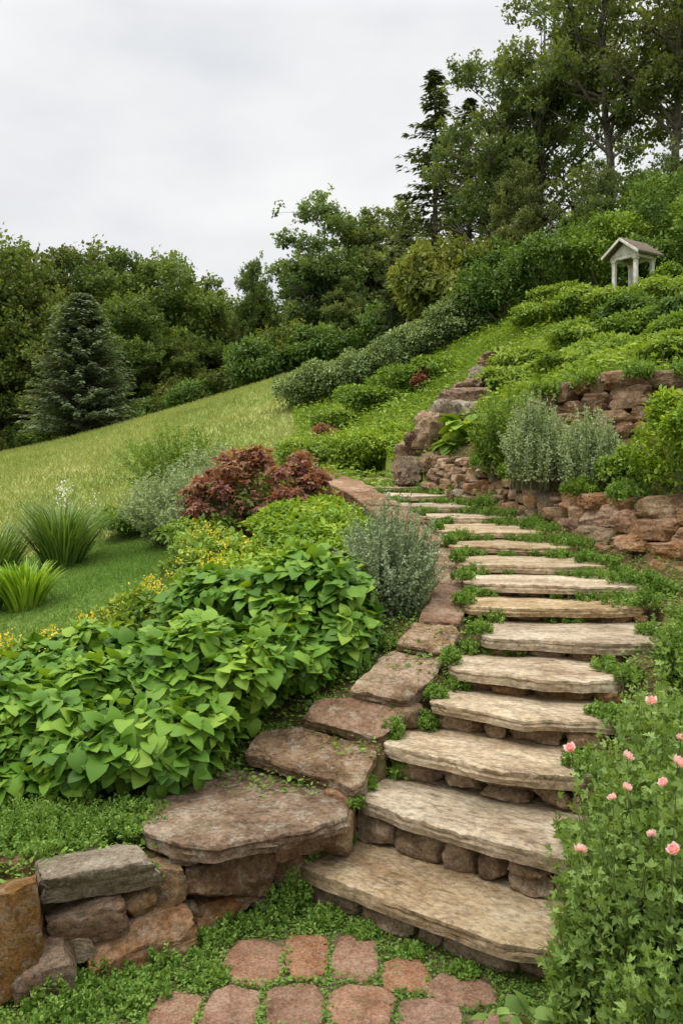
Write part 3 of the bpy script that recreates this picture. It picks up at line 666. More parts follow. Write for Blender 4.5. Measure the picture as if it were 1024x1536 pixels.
def grass_clump(name, label, x, y, r, h, n, mat, seed, arch=.5, w=.35):
    rng = np.random.default_rng(seed)
    th = rng.uniform(0, 6.28, n); q = np.sqrt(rng.random(n)); P = np.stack([np.cos(th) * q * r * .4, np.sin(th) * q * r * .4, np.zeros(n)], 1)
    o_ = np.stack([np.cos(th), np.sin(th), np.zeros(n)], 1) + rng.normal(0, .3, (n, 3)) * [1, 1, 0]
    D = nrm(UP + o_ * (arch * q)[:, None]); Nn = nrm(-o_ + UP * .2)
    tv = []; segs = np.array([0, .35, .65, .85, 1.0]); wd = np.array([.03, .032, .022, .013, .002]); bz = -np.array([0, .02, .12, .27, .48]) * (arch * 1.2)
    for s_, ww, b in zip(segs, wd, bz): tv += [(-ww, s_ + b * .3, b), (ww, s_ + b * .3, b)]
    T = (np.array(tv), np.array([[2 * i, 2 * i + 1, 2 * i + 3, 2 * i + 2] for i in range(4)]))
    Xv = np.cross(D, Nn); Zc = np.cross(nrm(Xv), D)
    flip = np.sign((Zc * -o_).sum(1)); Nn = Nn * flip[:, None]
    o = make_obj(name, [leaves(T, P, D, Nn, h * rng.uniform(.55, 1.15, n), .5 + rng.normal(0, .2, n), 0, w / h)], [mat], (x, y, gz(x, y) - .02))
    return tag(o, label, "ornamental grass")
o = grass_clump("ornamental_grass", "tall arching green grass clump with white flowers", -3.6, 11.2, .5, 1.0, 700, M_ornam, 1, arch=.5)
add_flowers(o, 8, M_whi, .5, 1.0, .032, 77)
grass_clump("ornamental_grass", "tall arching dark green grass clump", -4.4, 11.0, .45, .85, 500, M_ornam, 2, arch=.5)
grass_clump("sword_leaved_plant", "bright green clump of upright sword shaped leaves", -3.25, 8.9, .42, .52, 420, M_iris, 3, arch=.4, w=.5)
grass_clump("sword_leaved_plant", "bright green clump of upright sword shaped leaves", -3.7, 8.9, .42, .5, 420, M_iris, 4, arch=.4, w=.5)

# ---------------------------------------------------------------- right side plants
sprig("grey_herb_shrub", "tall upright grey green herb shrub above the rock ledge", "shrub", 1.98, 8.85, .42, .95, 170, 80, .036, M_sage2, 101, z=1.88, base=.6, off=.016, spread=.8)
sprig("grey_herb_shrub", "tall upright grey green herb shrub above the rock ledge", "shrub", 2.42, 8.45, .42, .80, 150, 80, .036, M_sage2, 102, z=1.88, base=.6, off=.016, spread=.8)
sprig("green_herb_shrub", "loose green leafy shrub beside the rocks", "shrub", 1.9, 10.0, .42, 1.05, 110, 60, .06, M_shrub, 103, z=1.98, base=.5, off=.03)
sprig("green_herb_shrub", "loose green leafy shrub beside the rocks", "shrub", 2.15, 9.6, .35, .8, 90, 60, .05, M_fine, 104, z=1.98, base=.5, off=.03)
bush("yellow_green_shrub", "dense bright yellow green rounded shrub", "shrub", 2.84, 7.25, .50, .5, .88, 11000, .045, M_lime, 104, z=1.80, nl=28, droop=-.2, lump=.26, rand=1.0, fill=.5)
bush("yellow_green_shrub", "small green shrub beneath the terrace wall", "shrub", 2.62, 8.0, .26, .26, .30, 2500, .045, M_shrub, 105, z=1.92, rand=1.0)
bush("broad_leaved_clump", "clump of large round green leaves between boulders", "plant", 1.72, 12.5, .25, .25, .35, 90, .18, M_lime, 107, z=2.5, T=T_HEART, nl=5, stems=False)
bush("broad_leaved_clump", "clump of large round green leaves between boulders", "plant", 1.62, 12.4, .2, .2, .25, 60, .18, M_shrub, 108, z=2.25, T=T_HEART, nl=5, stems=False)
k = 0
for (x, y, r, h) in [(2.12,4.65,.42,.42),(2.35,5.15,.42,.38),(2.6,5.55,.40,.32),(2.95,5.8,.35,.22),(1.78,4.05,.34,.38),(1.46,3.72,.28,.33),(2.5,4.7,.5,.55),(2.9,5.2,.5,.40),(1.98,4.80,.22,.22),(1.66,4.4,.20,.20),(2.2,4.1,.5,.5),(1.34,4.0,.14,.18),(1.18,3.65,.12,.2),(2.28,6.4,.18,.12),(2.2,7.0,.15,.10),(2.08,7.7,.13,.10)]:
    sprig("trailing_herb", "loose green trailing herb spilling towards the steps", "plant", x, y, r, h, 110, 50, .034, M_fine, 120 + k, group="trailing herbs beside the steps", base=.7, off=.025, T=T_LEAF); k += 1
for i, (x, y, z) in enumerate([(1.86,9.4,2.04),(1.72,10.4,2.14),(2.28,8.2,1.88),(2.5,7.55,1.86),(2.72,9.5,3.04),(3.1,9.05,3.08),(2.4,10.0,2.97),(3.5,8.65,3.06),(2.05,8.7,1.5),(1.75,10.0,1.68)]):
    sprig("wall_top_plant", "small green plant draping over the wall stones", "plant", x, y, .2, .16, 60, 30, .032, M_fine if i % 2 else M_shrub, 800 + i, z=z - .04, group="plants softening the walls", base=.8, off=.025, T=T_LEAF, stemw=False)
def flower_mesh(mat, r, seed):
    rng = np.random.default_rng(seed); parts = []
    for ring, (nn, tilt, sc) in enumerate([(7, .45, 1.0), (6, .85, .95), (5, 1.15, .85), (4, 1.4, .7)]):
        th = np.linspace(0, 6.28, nn, endpoint=False) + ring * .6
        o_ = np.stack([np.cos(th), np.sin(th), np.zeros(nn)], 1)
        D = nrm(o_ * math.cos(tilt) + UP * math.sin(tilt)); Nn = nrm(-(UP * math.cos(tilt) - o_ * math.sin(tilt)))
        parts.append(leaves(T_HEART, o_ * r * .06, D, Nn, r * sc * rng.uniform(.9, 1.1, nn), (.9 - .22 * ring) * np.ones(nn) + rng.normal(0, .1, nn), 0, 1.25))
    V, Fs, t, mi = merge(parts); return mesh_from("flower", V, Fs, [mat], tint=t, matidx=mi, smooth=True)
FM = [flower_mesh(M_pink, .025, 1), flower_mesh(M_pink, .019, 2)]
def flowering(x, y, r, h, seed, fl, nst=150, z=0, size=.036, nlf=46):
    ex = []; rg = np.random.default_rng(seed + 9)
    for (fx, fy, fz) in fl:
        t_ = np.array([fx - x, fy - y, fz - z]); b_ = np.array([t_[0] * .5, t_[1] * .5, t_[2] * .3]); m_ = b_ * .4 + t_ * .6 + rg.normal(0, .02, 3)
        ex.append(tube([b_, m_, t_], [.0025, .002, .0014], 4, 1))
        n_ = 34; f_ = rg.uniform(0, .93, n_)[:, None]; P = b_ * (1 - f_) ** 2 + 2 * f_ * (1 - f_) * m_ + f_ ** 2 * t_ + rg.normal(0, .018, (n_, 3))
        ex.append(leaves(T_LOBED, P, rdir(rg, n_) + UP * .3, UP * .5 + rdir(rg, n_), size * rg.uniform(.5, 1.0, n_), .55 + rg.normal(0, .15, n_), 0))
    o, tips = sprig("pink_flowering_plant", "loose upright leafy plant with small pink flowers beside the steps", "flowering plant", x, y, r, h, nst, nlf, size, M_rose, seed, z=z, T=T_LOBED, base=.55, off=.028, group="pink flowering plants", thick=.002, hv=(.62, 1.18), extra=ex, start=.05)
    for (fx, fy, fz) in fl:
        f = link(bpy.data.objects.new("flower", FM[rg.integers(2)])); f.parent = o
        f.location = (fx - x, fy - y, fz - z); f.rotation_euler = (rg.uniform(.3, 1.0), rg.uniform(-.4, .4), rg.uniform(0, 6))
flowering(1.10, 3.05, .36, 1.10, 141, [(.76,2.76,.875),(.86,2.75,1.045),(.985,2.65,1.13),(.965,2.70,.95),(1.02,2.66,.92),(1.03,2.66,1.19),(.92,2.80,1.06)], z=.02, nst=175)
flowering(1.28, 3.4, .36, 1.26, 142, [(1.13,3.16,1.24),(.85,3.22,1.05),(1.02,3.1,1.06),(1.22,3.12,1.12)], z=.05, nst=140)
flowering(1.40, 2.75, .35, 1.05, 143, [], z=.0, nst=110)
flowering(1.00, 2.65, .22, .62, 144, [], z=.0, nst=90)
flowering(.90, 3.02, .18, .70, 146, [], z=.0, nst=85)
flowering(1.55, 3.75, .35, .85, 145, [(1.35,3.45,1.02)], z=.15, nst=100)
flowering(1.06, 3.35, .17, .80, 147, [], z=.1, nst=60)
for (x, y, s_) in [(.64, 3.08, 151), (.76, 2.94, 152), (.88, 2.84, 153)]:
    bush("broad_lobed_plant", "low plant with soft broad leaves at the foot of the step", "plant", x, y, .14, .12, .19, 55, .062, M_rose, s_, z=.0, T=T_HEART, nl=5, stems=False)

# ---------------------------------------------------------------- slope planting
bush("lime_slope_shrub", "bright green low shrub at the top of the steps", "shrub", .35, 15.2, 1.0, .8, .8, 6500, .07, M_lime, 160, z=1.95, droop=0, rand=1.1, nl=24)
bush("lime_slope_shrub", "bright green low shrub at the top of the steps", "shrub", .95, 15.3, .7, .8, .75, 5500, .07, M_lime, 161, z=2.1, droop=0, rand=1.1, nl=24)
bush("lime_slope_shrub", "bright green low shrub at the top of the steps", "shrub", -.5, 15.0, .7, .7, .5, 4500, .07, M_slope, 162, droop=0, rand=1.1)
for i in range(11):
    t = i / 10; x = -1.15 + 4.35 * t; y = 24.2 - 1.7 * t
    bush("sage_hedge_shrub", "rounded grey green clipped hedge shrub on the slope", "shrub", x, y, .74, .85, 1.05 + .12 * math.sin(i * 2.1), 4200, .085, M_hedge, 170 + i, group="grey green hedge row", droop=0, nl=16, rand=.9)
for i, (x, y, r, h) in enumerate([(.6,19.5,.8,.6),(1.4,19.6,.8,.65),(2.0,19.3,.7,.5),(-.1,18.6,.5,.45),(1.0,19.2,.6,.45)]):
    bush("dark_slope_shrub", "low dark green shrub with reddish tips on the slope", "shrub", x, y, r, r * .8, h, 3500, .08, M_shrub, 190 + i, group="dark low shrubs on the slope", droop=0, rand=1.0)
bush("red_leaved_shrub", "small dark red leaved shrub on the slope", "shrub", 1.75, 18.8, .22, .22, .5, 600, .07, M_red, 197)
bush("red_leaved_shrub", "small dark red leaved shrub on the slope", "shrub", -.3, 17.6, .3, .3, .4, 900, .06, M_red, 198)
k = 0
for (x, y, r, h, m) in [(5.2,21,1.15,1.9,1),(4.2,22,1.15,1.8,1),(3.5,22.8,.8,1.2,1),(6.3,20.5,1.2,2.0,0),(7.5,21,1.6,2.9,1),(6.9,19.6,.9,1.5,1),(8.4,19.5,1.3,2.4,0),(5.0,19.2,.9,.55,2),(5.7,17.2,.9,.55,2),(6.6,16.8,1.1,.75,2),(7.3,16.2,1.0,.8,0),
                     (5.3,15.0,.8,.5,0),(4.6,15.6,.9,.4,2),(6.0,14.4,.9,.7,1),(4.3,13.3,.8,.3,2),(3.6,13.0,.7,.3,2),(5.2,12.4,.8,.5,0),(4.4,18.6,.8,.4,2),(3.4,16.0,.7,.3,2),(2.9,14.6,.6,.35,2),(4.4,11.2,.5,.35,2),(3.9,10.2,.45,.3,2),(6.28,17.2,.42,.72,1),(5.52,17.3,.32,.42,0),(6.65,17.4,.55,1.0,0),(5.15,15.6,.6,.75,1),(5.9,16.6,.6,.5,1),(4.75,17.6,.5,.6,0),(6.9,15.2,.8,.9,0)]:
    bush("hillside_shrub", ["glossy green rounded shrub on the hillside", "large dark green hedge shrub on the hillside", "low yellow green shrub on the hillside"][m], "shrub", x, y, r, r * .9, h, int(3500 + 3000 * r), .055 + .005 * (y - 10) / 2 + .01 * r, [M_shrub, M_dshrub, M_slope][m], 210 + k, group="hillside shrubs", droop=0, nl=28, rand=1.2, lump=.28, fill=.6); k += 1

# ---------------------------------------------------------------- small garden shelter
e = empty("garden_shelter", (5.98, 17.8, 5.72)); e.rotation_euler = (0, 0, math.radians(-55)); e.scale = (.72, .74, .86)
tag(e, "small weathered white gabled shelter with brown mossy roof on posts", "garden shelter")
def box_parts(boxes):
    parts = []
    for (cx, cy, cz, ax, ay, az) in boxes:
        q = np.array([(i, j, k_) for i in (-1, 1) for j in (-1, 1) for k_ in (-1, 1)], float) * .5 * [ax, ay, az] + [cx, cy, cz]
        Fq = np.array([[0,1,3,2],[4,6,7,5],[0,4,5,1],[2,3,7,6],[0,2,6,4],[1,5,7,3]])
        parts.append((q, [Fq], np.full(8, .5), 0))
    return parts
def part(name, parts, mat, parent, bev=.008):
    V, Fs, t, mi = merge(parts); o = link(bpy.data.objects.new(name, mesh_from(name, V, Fs, [mat]))); o.parent = parent
    b = o.modifiers.new("b", 'BEVEL'); b.width = bev; b.segments = 2
    return o
for (x, y) in [(-.36, -.36), (.36, -.36), (-.36, .36), (.36, .36)]:
    part("post", box_parts([(x, y, .22, .10, .10, .98), (x, y, .68, .14, .14, .05), (x, y, -.22, .14, .14, .10)]), M_white, e)
part("beam", box_parts([(0, -.36, .745, .95, .08, .08), (0, .36, .745, .95, .08, .08), (-.42, 0, .742, .07, .62, .07), (.42, 0, .742, .07, .62, .07)]), M_white, e)
hw, rh, hl, z0 = .60, .36, .58, .78
def prism(pts2, y0, y1):
    n_ = len(pts2); V = np.array([(x, y0, z) for x, z in pts2] + [(x, y1, z) for x, z in pts2])
    Fl = [np.array([[i, (i + 1) % n_, n_ + (i + 1) % n_, n_ + i] for i in range(n_)]), np.array([list(range(n_))[::-1]]), np.array([[n_ + i for i in range(n_)]])]
    return V, Fl, np.full(len(V), .5), 0
part("gable", [prism([(-.46, z0 + .01), (.46, z0 + .01), (0, z0 + .30)], -.40, -.36), prism([(-.46, z0 + .01), (.46, z0 + .01), (0, z0 + .30)], .36, .40)], M_white, e, .003)
part("roof", [prism([(-hw, z0 - .02), (0, z0 + rh), (0, z0 + rh + .06), (-hw - .02, z0 + .03)], -hl, hl), prism([(0.002, z0 + rh), (hw, z0 - .02), (hw + .02, z0 + .03), (0.002, z0 + rh + .06)], -hl, hl)], M_roof, e)
part("bargeboard", [prism([(-hw - .01, z0 - .05), (0, z0 + rh - .03), (0, z0 + rh + .045), (-hw - .03, z0 + .02)], -hl - .035, -hl - .004), prism([(.002, z0 + rh - .03), (hw + .01, z0 - .05), (hw + .03, z0 + .02), (.002, z0 + rh + .045)], -hl - .035, -hl - .004)], M_white, e)

# ---------------------------------------------------------------- trees
def tree_meshes(seed, H, R, base, nl, nleaf, leaf, mat, lumpf=.26, flat=.7, T=T_DIA, trunk_r=.2, lean=0, top_taper=.0, spreadp=.5, sub_s=.17, limb=.55, wob_=.012):
    rng = np.random.default_rng(seed)
    c0 = np.array([lean * H * .5, 0, H * (base + 1) / 2]); rad = np.array([R, R, H * (1 - base) / 2])
    d = rdir(rng, nl) * rng.random((nl, 1)) ** spreadp
    C = d * rad
    tf = 1 - top_taper * np.clip(d[:, 2:3], 0, 1)
    C[:, :2] *= tf
    C = C * (1 - lumpf * .5) + c0
    lr = R * lumpf * rng.uniform(.55, 1.45, nl)
    w_ = lr ** 2.2; w_ /= w_.sum(); k_ = rng.choice(nl, nleaf, p=w_)
    dd = rdir(rng, nleaf); rr = rng.random(nleaf) ** .45
    P = C[k_] + dd * (lr[k_] * rr)[:, None] * np.array([1.15, 1.15, flat])
    sub = rng.normal(0, 1, (nl, 12, 3)) * (lr[:, None, None] * .65) * [1.2, 1.2, .6]; pick = rng.integers(0, 12, nleaf); m = rng.random(nleaf) < .7
    P[m] = (C[k_] + sub[k_, pick] + rng.normal(0, sub_s, (nleaf, 3)) * lr[k_][:, None])[m]
    D = nrm(rdir(rng, nleaf) + dd * .5 - UP * .15); Nn = nrm(UP * .8 + rdir(rng, nleaf))
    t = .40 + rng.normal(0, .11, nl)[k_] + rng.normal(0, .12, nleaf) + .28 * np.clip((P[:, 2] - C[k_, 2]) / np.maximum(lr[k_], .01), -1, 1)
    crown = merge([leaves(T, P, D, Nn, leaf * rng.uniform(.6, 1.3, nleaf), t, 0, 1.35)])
    parts = []
    zt = np.linspace(0, H * .88, 9); wob = np.cumsum(rng.normal(0, wob_ * H, (9, 2)), 0) * .7; wob[0] = 0
    tp = np.stack([wob[:, 0] + lean * zt, wob[:, 1], zt], 1)
    tr = trunk_r * (1 - zt / (H * .95)) ** .8; tr[0] *= 1.35
    parts.append(tube(tp, tr, 9, 0))
    for i in range(nl):
        z_ = max(H * .12, C[i, 2] - np.hypot(C[i, 0], C[i, 1]) * rng.uniform(.5, 1.0)); z_ = min(z_, H * .85)
        b = np.array([np.interp(z_, zt, tp[:, 0]), np.interp(z_, zt, tp[:, 1]), z_])
        r0 = np.interp(z_, zt, tr) * limb
        q = np.array([b, b * .6 + C[i] * .4 + rng.normal(0, .04 * R, 3) + [0, 0, -.02 * R], b * .25 + C[i] * .75 + rng.normal(0, .04 * R, 3), C[i]])
        parts.append(tube(q, np.array([r0, r0 * .65, r0 * .4, .012]), 5, 0))
        for j in range(0, 12, 3):
            e2 = C[i] + sub[i, j]; parts.append(tube([q[2], (q[2] + e2) / 2 + rng.normal(0, .03 * R, 3), e2], [r0 * .3 + .01, r0 * .2 + .008, .006], 3, 0))
    tk = merge(parts)
    return (mesh_from("trunk", tk[0], tk[1], [M_bark], smooth=True), mesh_from("crown", crown[0], crown[1], [mat], tint=crown[2], smooth=True), H)

def conifer_meshes(seed, H, R, mat, levels=42, per=8, droop=.25, irr=.25, leaf=.34, base=.05, power=.85, spr=12, trunk_r=.22):
    rng = np.random.default_rng(seed); P = []; D = []; tt = []; parts = []
    zt = np.linspace(0, H, 8); parts.append(tube(np.stack([zt * 0, zt * 0, zt], 1), trunk_r * (1 - zt / H * .96), 8, 0))
    for i in range(levels):
        f = i / (levels - 1); z = H * (base + (1 - base) * f ** .95)
        Lz = R * (1 - f) ** power + .12
        for j in range(per):
            a = rng.uniform(0, 6.28); l = Lz * rng.uniform(1 - irr * 1.6, 1 + irr * .4)
            if rng.random() < irr * .35: continue
            o_ = np.array([math.cos(a), math.sin(a), 0]); up = .45 * f - droop
            e_ = np.array([0, 0, z]) + o_ * l + UP * l * up; b = np.array([0, 0, z])
            if j % 2 == 0: parts.append(tube([b, (b + e_) / 2 + UP * .06 * l, e_], [.03 + .012 * l, .02, .006], 4, 0))
            ns_ = max(3, int(spr * l / R) + 2); bt = rng.normal(0, .12)
            sd = np.cross(o_, UP)
            for s_ in np.linspace(.2, 1, ns_):
                p_ = b * (1 - s_) + e_ * s_ + UP * .1 * l * s_ * (1 - s_)
                for q in range(4):
                    sg = rng.choice([-1, 1]) * rng.uniform(.2, 1.1)
                    P.append(p_ + rng.normal(0, .05, 3) * leaf * 3); D.append(o_ * .8 + sd * sg - UP * rng.uniform(0, .5)); tt.append(.42 + bt + rng.normal(0, .12) + .2 * s_)
    P = np.array(P); D = np.array(D); n = len(P)
    cr = merge([leaves(T_SPRAY, P, D, UP + rdir(rng, n) * .5, leaf * rng.uniform(.6, 1.25, n), np.array(tt), 0, 1.5)])
    tk = merge(parts)
    return (mesh_from("trunk", tk[0], tk[1], [M_bark], smooth=True), mesh_from("crown", cr[0], cr[1], [mat], tint=cr[2]), H)

def place_tree(name, label, ms, x, y, top, seed, group=None, wid=1.0, zoff=-.2):
    rng = np.random.default_rng(seed); z = gz(x, y) + zoff; s_ = (top - z) / ms[2]
    e_ = empty(name, (x, y, z)); e_.rotation_euler = (0, 0, rng.uniform(0, 6.28)); e_.scale = (s_ * wid, s_ * wid, s_)
    tag(e_, label, "tree", group)
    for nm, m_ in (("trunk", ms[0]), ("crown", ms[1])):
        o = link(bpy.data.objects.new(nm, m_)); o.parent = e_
    return e_

BT = [tree_meshes(301, 13, 4.3, .05, 100, 34000, .24, M_tree, lumpf=.20), tree_meshes(302, 13, 3.9, .05, 110, 34000, .23, M_tree, lumpf=.17), tree_meshes(303, 13, 4.0, .08, 95, 32000, .24, M_tree, lumpf=.18, top_taper=.4)]
AT = [tree_meshes(311, 12, 3.2, .16, 58, 22000, .15, M_tree2, lumpf=.165, trunk_r=.18, spreadp=.6, limb=.6), tree_meshes(312, 12, 3.0, .18, 60, 20000, .145, M_tree2, lumpf=.15, trunk_r=.17, spreadp=.65, limb=.6), tree_meshes(313, 12, 3.0, .06, 70, 28000, .19, M_tree2, lumpf=.2, trunk_r=.15)]
OT = [tree_meshes(317, 12, 3.4, .18, 54, 16000, .145, M_tree2, lumpf=.14, trunk_r=.17, spreadp=.6, limb=.6, wob_=.02), tree_meshes(318, 12, 3.2, .16, 56, 16000, .145, M_tree2, lumpf=.14, trunk_r=.16, spreadp=.65, limb=.6, wob_=.02)]
PT = [tree_meshes(315, 12, 2.8, .06, 85, 30000, .19, M_tree2, lumpf=.22, trunk_r=.15), tree_meshes(316, 12, 2.6, .06, 85, 30000, .19, M_tree2, lumpf=.20, trunk_r=.15, top_taper=.3)]
CF = [conifer_meshes(321, 13, 3.2, M_con, irr=.5, per=9, droop=.15), conifer_meshes(322, 13, 2.6, M_con, irr=.45, droop=.2, per=9)]
SP = conifer_meshes(331, 6, 2.2, M_spr, levels=52, per=15, irr=.2, leaf=.21, droop=-.15, base=.02, spr=15, trunk_r=.12, power=.72)
GW = "trees of the dark woodland edge"
lb = "broadleaf woodland tree with a dense dark green rounded crown"
for i, (x, y, t) in enumerate([(-20.8,50,16.2),(-19.4,54,16.8),(-23.5,47,15.4),(-17.2,58,17.6),(-15.4,55,16.8),(-13.2,58,16.8),(-10.9,55,16.0),(-9.0,57,15.1),(-7.4,60,14.5),(-3.5,58,13.2),(-6.0,55,11.5),(-12.5,50,12.5),(-17.8,49,13),(-1.2,56,12.5),(-9.6,50,10),(-27,50,16)]):
    place_tree("broadleaf_tree", lb, BT[i % 3], x, y, t, 400 + i, GW, wid=[1, .9, 1.05][i % 3])
place_tree("small_dark_tree", "narrow dark green tree standing in front of the woodland", BT[2], -4.7, 49, 14.4, 430, wid=.55)
for i, (x, y, t, w_) in enumerate([(-.9,46,17.0,1.1),(1.5,48,17.8,1.1),(3.4,50,17.8,1.0),(.2,44,12.5,1.0),(-2.1,47,12.5,.8)]):
    place_tree("poplar_tree", "tall light green tree with an open feathery crown", PT[i % 2], x, y, t, 440 + i, "open crowned trees on the ridge", wid=w_)
for i, (x, y, t, w_) in enumerate([(4.1,38,19.4,1.0),(3.0,40,13.6,1.1),(5.3,36,17.3,1.1),(4.4,33,11.8,1.0),(2.2,38,11.5,.9),(6.6,35,14.5,1.1),(8.5,33,11.5,1.1)]):
    place_tree("pine_tree", "tall dark green pine with ragged layered branches", CF[i % 2], x, y, t, 450 + i, "dark pines on the ridge", wid=w_)
for i, (x, y, t, w_, m_) in enumerate([(5.5,31,17.4,.95,AT[0]),(7.1,30,19.2,.9,AT[1]),(8.7,28.5,21.0,.9,OT[0]),(10.3,26.5,20.5,.95,OT[1]),(7.6,26,11.6,.75,AT[2]),(5.9,28,12.3,.85,AT[2]),(9.4,25,11.4,.7,AT[2])]):
    place_tree("tall_broadleaf_tree", "tall tree with dark slender limbs and airy green foliage", m_, x, y, t, 470 + i, "tall airy trees on the hilltop", wid=w_)
place_tree("grey_spruce", "conical grey green spruce standing at the meadow edge", SP, -10.8, 36, 9.2, 490, wid=1.1)
US = []
for i in range(2):
    rng = np.random.default_rng(500 + i)
    V, Fs, t, mi = merge(bush_parts(rng, 1.8, 1.5, 2.4, 9000, .20, nl=34, droop=0, T=T_DIA, fill=.7, rand=1.1, lump=.28)); US.append(mesh_from("woodland_shrub", V, Fs, [M_tree if i else M_dshrub, M_twig], tint=t, matidx=mi))
rng = np.random.default_rng(77)
px = list(np.linspace(-24, 2.5, 17)) + [3.5, 5, 6.5, 8, 9.5, 11, 12.5]
for i, x in enumerate(px):
    y = (44.5 + rng.uniform(-1.5, 2) + (2 if x < -5 else -2)) if i < 17 else 27 + rng.uniform(-1.5, 1.5)
    if i >= 17 and x > 7: y -= 2
    o = link(bpy.data.objects.new("woodland_shrub", US[i % 2])); s_ = rng.uniform(.6, 1.3); o.scale = (s_, s_, s_ * rng.uniform(.8, 1.3)); o.location = (x, y, gz(x, y) - .15); o.rotation_euler = (0, 0, rng.uniform(0, 6))
    tag(o, "dense dark shrub in the shade of the trees", "shrub", "woodland understory shrubs")
rng = np.random.default_rng(88); n = 60000
x = rng.uniform(-60, 40, n); y = rng.uniform(64, 72, n); zz = hz(x, y); hh = 8.5 + 2 * np.sin(x * .4) + 1.5 * np.sin(x * 1.1 + 1)
P = np.stack([x, y, zz + rng.random(n) * hh], 1)
o = make_obj("distant_woodland", [leaves(T_DIA, P, rdir(rng, n), UP + rdir(rng, n), .8 * rng.uniform(.6, 1.3, n), .35 + rng.normal(0, .15, n), 0, 1.5)], [M_tree], (0, 0, 0))
tag(o, "dense mass of dark trees filling the far woodland", "woodland", kind="stuff")

# ---------------------------------------------------------------- grass and ground cover
def scatter(name, label, cat, n, box, regs, T, size, mat, seed, wid=1.0, up=True, zoff=0, cond=None, tilt=.35, hgt=.0):
    rng = np.random.default_rng(seed)
    x = rng.uniform(box[0], box[1], n); y = box[2] + (box[3] - box[2]) * rng.random(n) ** (1.25)
    r = region(x, y); k_ = np.isin(r, regs)
    if cond is not None: k_ &= cond(x, y, rng)
    x = x[k_]; y = y[k_]
    z = hz(x, y) + zoff + hgt * rng.random(len(x)) ** 1.5
    P = np.stack([x, y, z], 1); m = len(x)
    if up: D = nrm(UP + rdir(rng, m) * tilt); Nn = rdir(rng, m)
    else: D = nrm(rdir(rng, m) * [1, 1, .3] + UP * .15); Nn = nrm(UP + rdir(rng, m) * .5)
    sn = np.sin(x * 1.3 + np.sin(y * .9) * 2) * np.cos(y * .8 + x * .3) + .6 * np.sin(x * 3.7 + y * 1.1) * np.sin(y * 2.3)
    o = make_obj(name, [leaves(T, P, D, Nn, size * rng.uniform(.45, 1.35, m), .45 + rng.normal(0, .16, m) + sn * .13, 0, wid)], [mat], (0, 0, 0))
    return tag(o, label, cat, kind="stuff")
def noise_like(x, y): return .5 + .5 * np.sin(x * 2.1 + 1.7 * np.sin(y * 1.3)) * np.cos(y * 1.7 + np.sin(x * 1.1))
scatter("lawn_grass", "short mown green lawn grass", "grass", 150000, (-7, -1.5, 4.5, 12.8), [2], T_BLADE, .045, M_grass, 1, wid=1.6, tilt=.7)
scatter("meadow_grass", "sunlit yellow green unmown meadow grass", "grass", 150000, (-20, -.5, 12.4, 44), [3], T_TUFT, .15, M_meadow, 2, wid=.6, tilt=.8)
def slp(x, y, rng): return noise_like(x, y) > rng.random(len(x)) * 1.2 - .35
scatter("slope_ground_cover", "fresh green low foliage covering the hillside", "ground cover", 140000, (-2, 9, 9, 30), [4], T_LEAF, .09, M_slope, 3, up=False, hgt=.26, cond=slp)
scatter("slope_grass", "green tufted grass on the hillside", "grass", 80000, (-2, 9, 9, 30), [4], T_TUFT, .18, M_slope, 4, wid=.5, tilt=.6)
def notstairs(x, y, rng):
    ok = np.ones(x.shape, bool)
    for (L0, ux, uy, W, dep, h) in STEP:
        rx = x - L0[0]; ry = y - L0[1]; a = rx * ux[0] + ry * ux[1]; b = rx * uy[0] + ry * uy[1]
        ok &= ~((a > .03) & (a < W - .03) & (b > .0) & (b < dep))
    return ok
scatter("bed_ground_cover", "small leaved green ground cover between shrubs and steps", "ground cover", 160000, (-3, 4, 3.4, 13.5), [0], T_LEAF, .028, M_fine, 5, up=False, hgt=.08, cond=notstairs)
def pat(x, y, rng):
    ok = np.ones(x.shape, bool)
    for (a, b, w_, d_) in PV:
        ok &= ~((np.abs(x - a) < w_ * .5 - .016) & (np.abs(y - b) < d_ * .5 - .016))
    return ok & (noise_like(x * 6, y * 6) > rng.random(len(x)) - .5)
scatter("creeping_ground_cover", "tiny leaved creeping green plants between paving stones", "ground cover", 90000, (-1.6, 1.3, 2.6, 4.45), [1], T_LEAF, .016, M_fine, 6, up=False, hgt=.026, cond=pat)
sprig("creeping_thyme", "dense low mat of tiny leaved herb on the wall top", "plant", -1.38, 4.0, .34, .17, 420, 32, .018, M_fine, 701, z=.36, base=.95, off=.012, T=T_LEAF, stemw=False)
sprig("creeping_thyme", "dense low mat of tiny leaved herb on the wall top", "plant", -1.0, 4.14, .2, .12, 200, 32, .018, M_fine, 702, z=.38, base=.95, off=.012, T=T_LEAF, stemw=False)
rng = np.random.default_rng(900); k = 0
WD = [(-.50,3.88,.0,.10,.09),(-.62,3.76,.0,.10,.08),(-.30,4.04,.0,.12,.14),(-.22,4.1,.0,.10,.2),(-.08,3.98,.0,.09,.08),(.10,3.88,.0,.07,.05),(-.95,3.52,0,.13,.09),(-1.12,3.40,0,.13,.1),(-.78,3.6,0,.12,.09),(.3,3.72,0,.06,.04),(.5,3.58,0,.06,.04),(-.35,3.95,0,.1,.08),
 (-.95,3.25,0,.16,.09),(-.8,3.42,0,.14,.08),(-1.1,3.15,0,.16,.1),(-.9,3.0,0,.16,.08),(-.55,3.55,0,.1,.05),(-1.0,4.02,.42,.10,.04),(-.60,4.76,.43,.12,.08),(-.35,4.95,.55,.12,.08),(-.1,5.12,.66,.12,.09),(.1,5.36,.80,.12,.10),(.28,5.65,.92,.10,.10),(.24,4.78,.60,.05,.05),(.06,4.36,.40,.05,.06),(-.86,3.80,.30,.06,.05),(-.70,3.98,.16,.06,.05)]
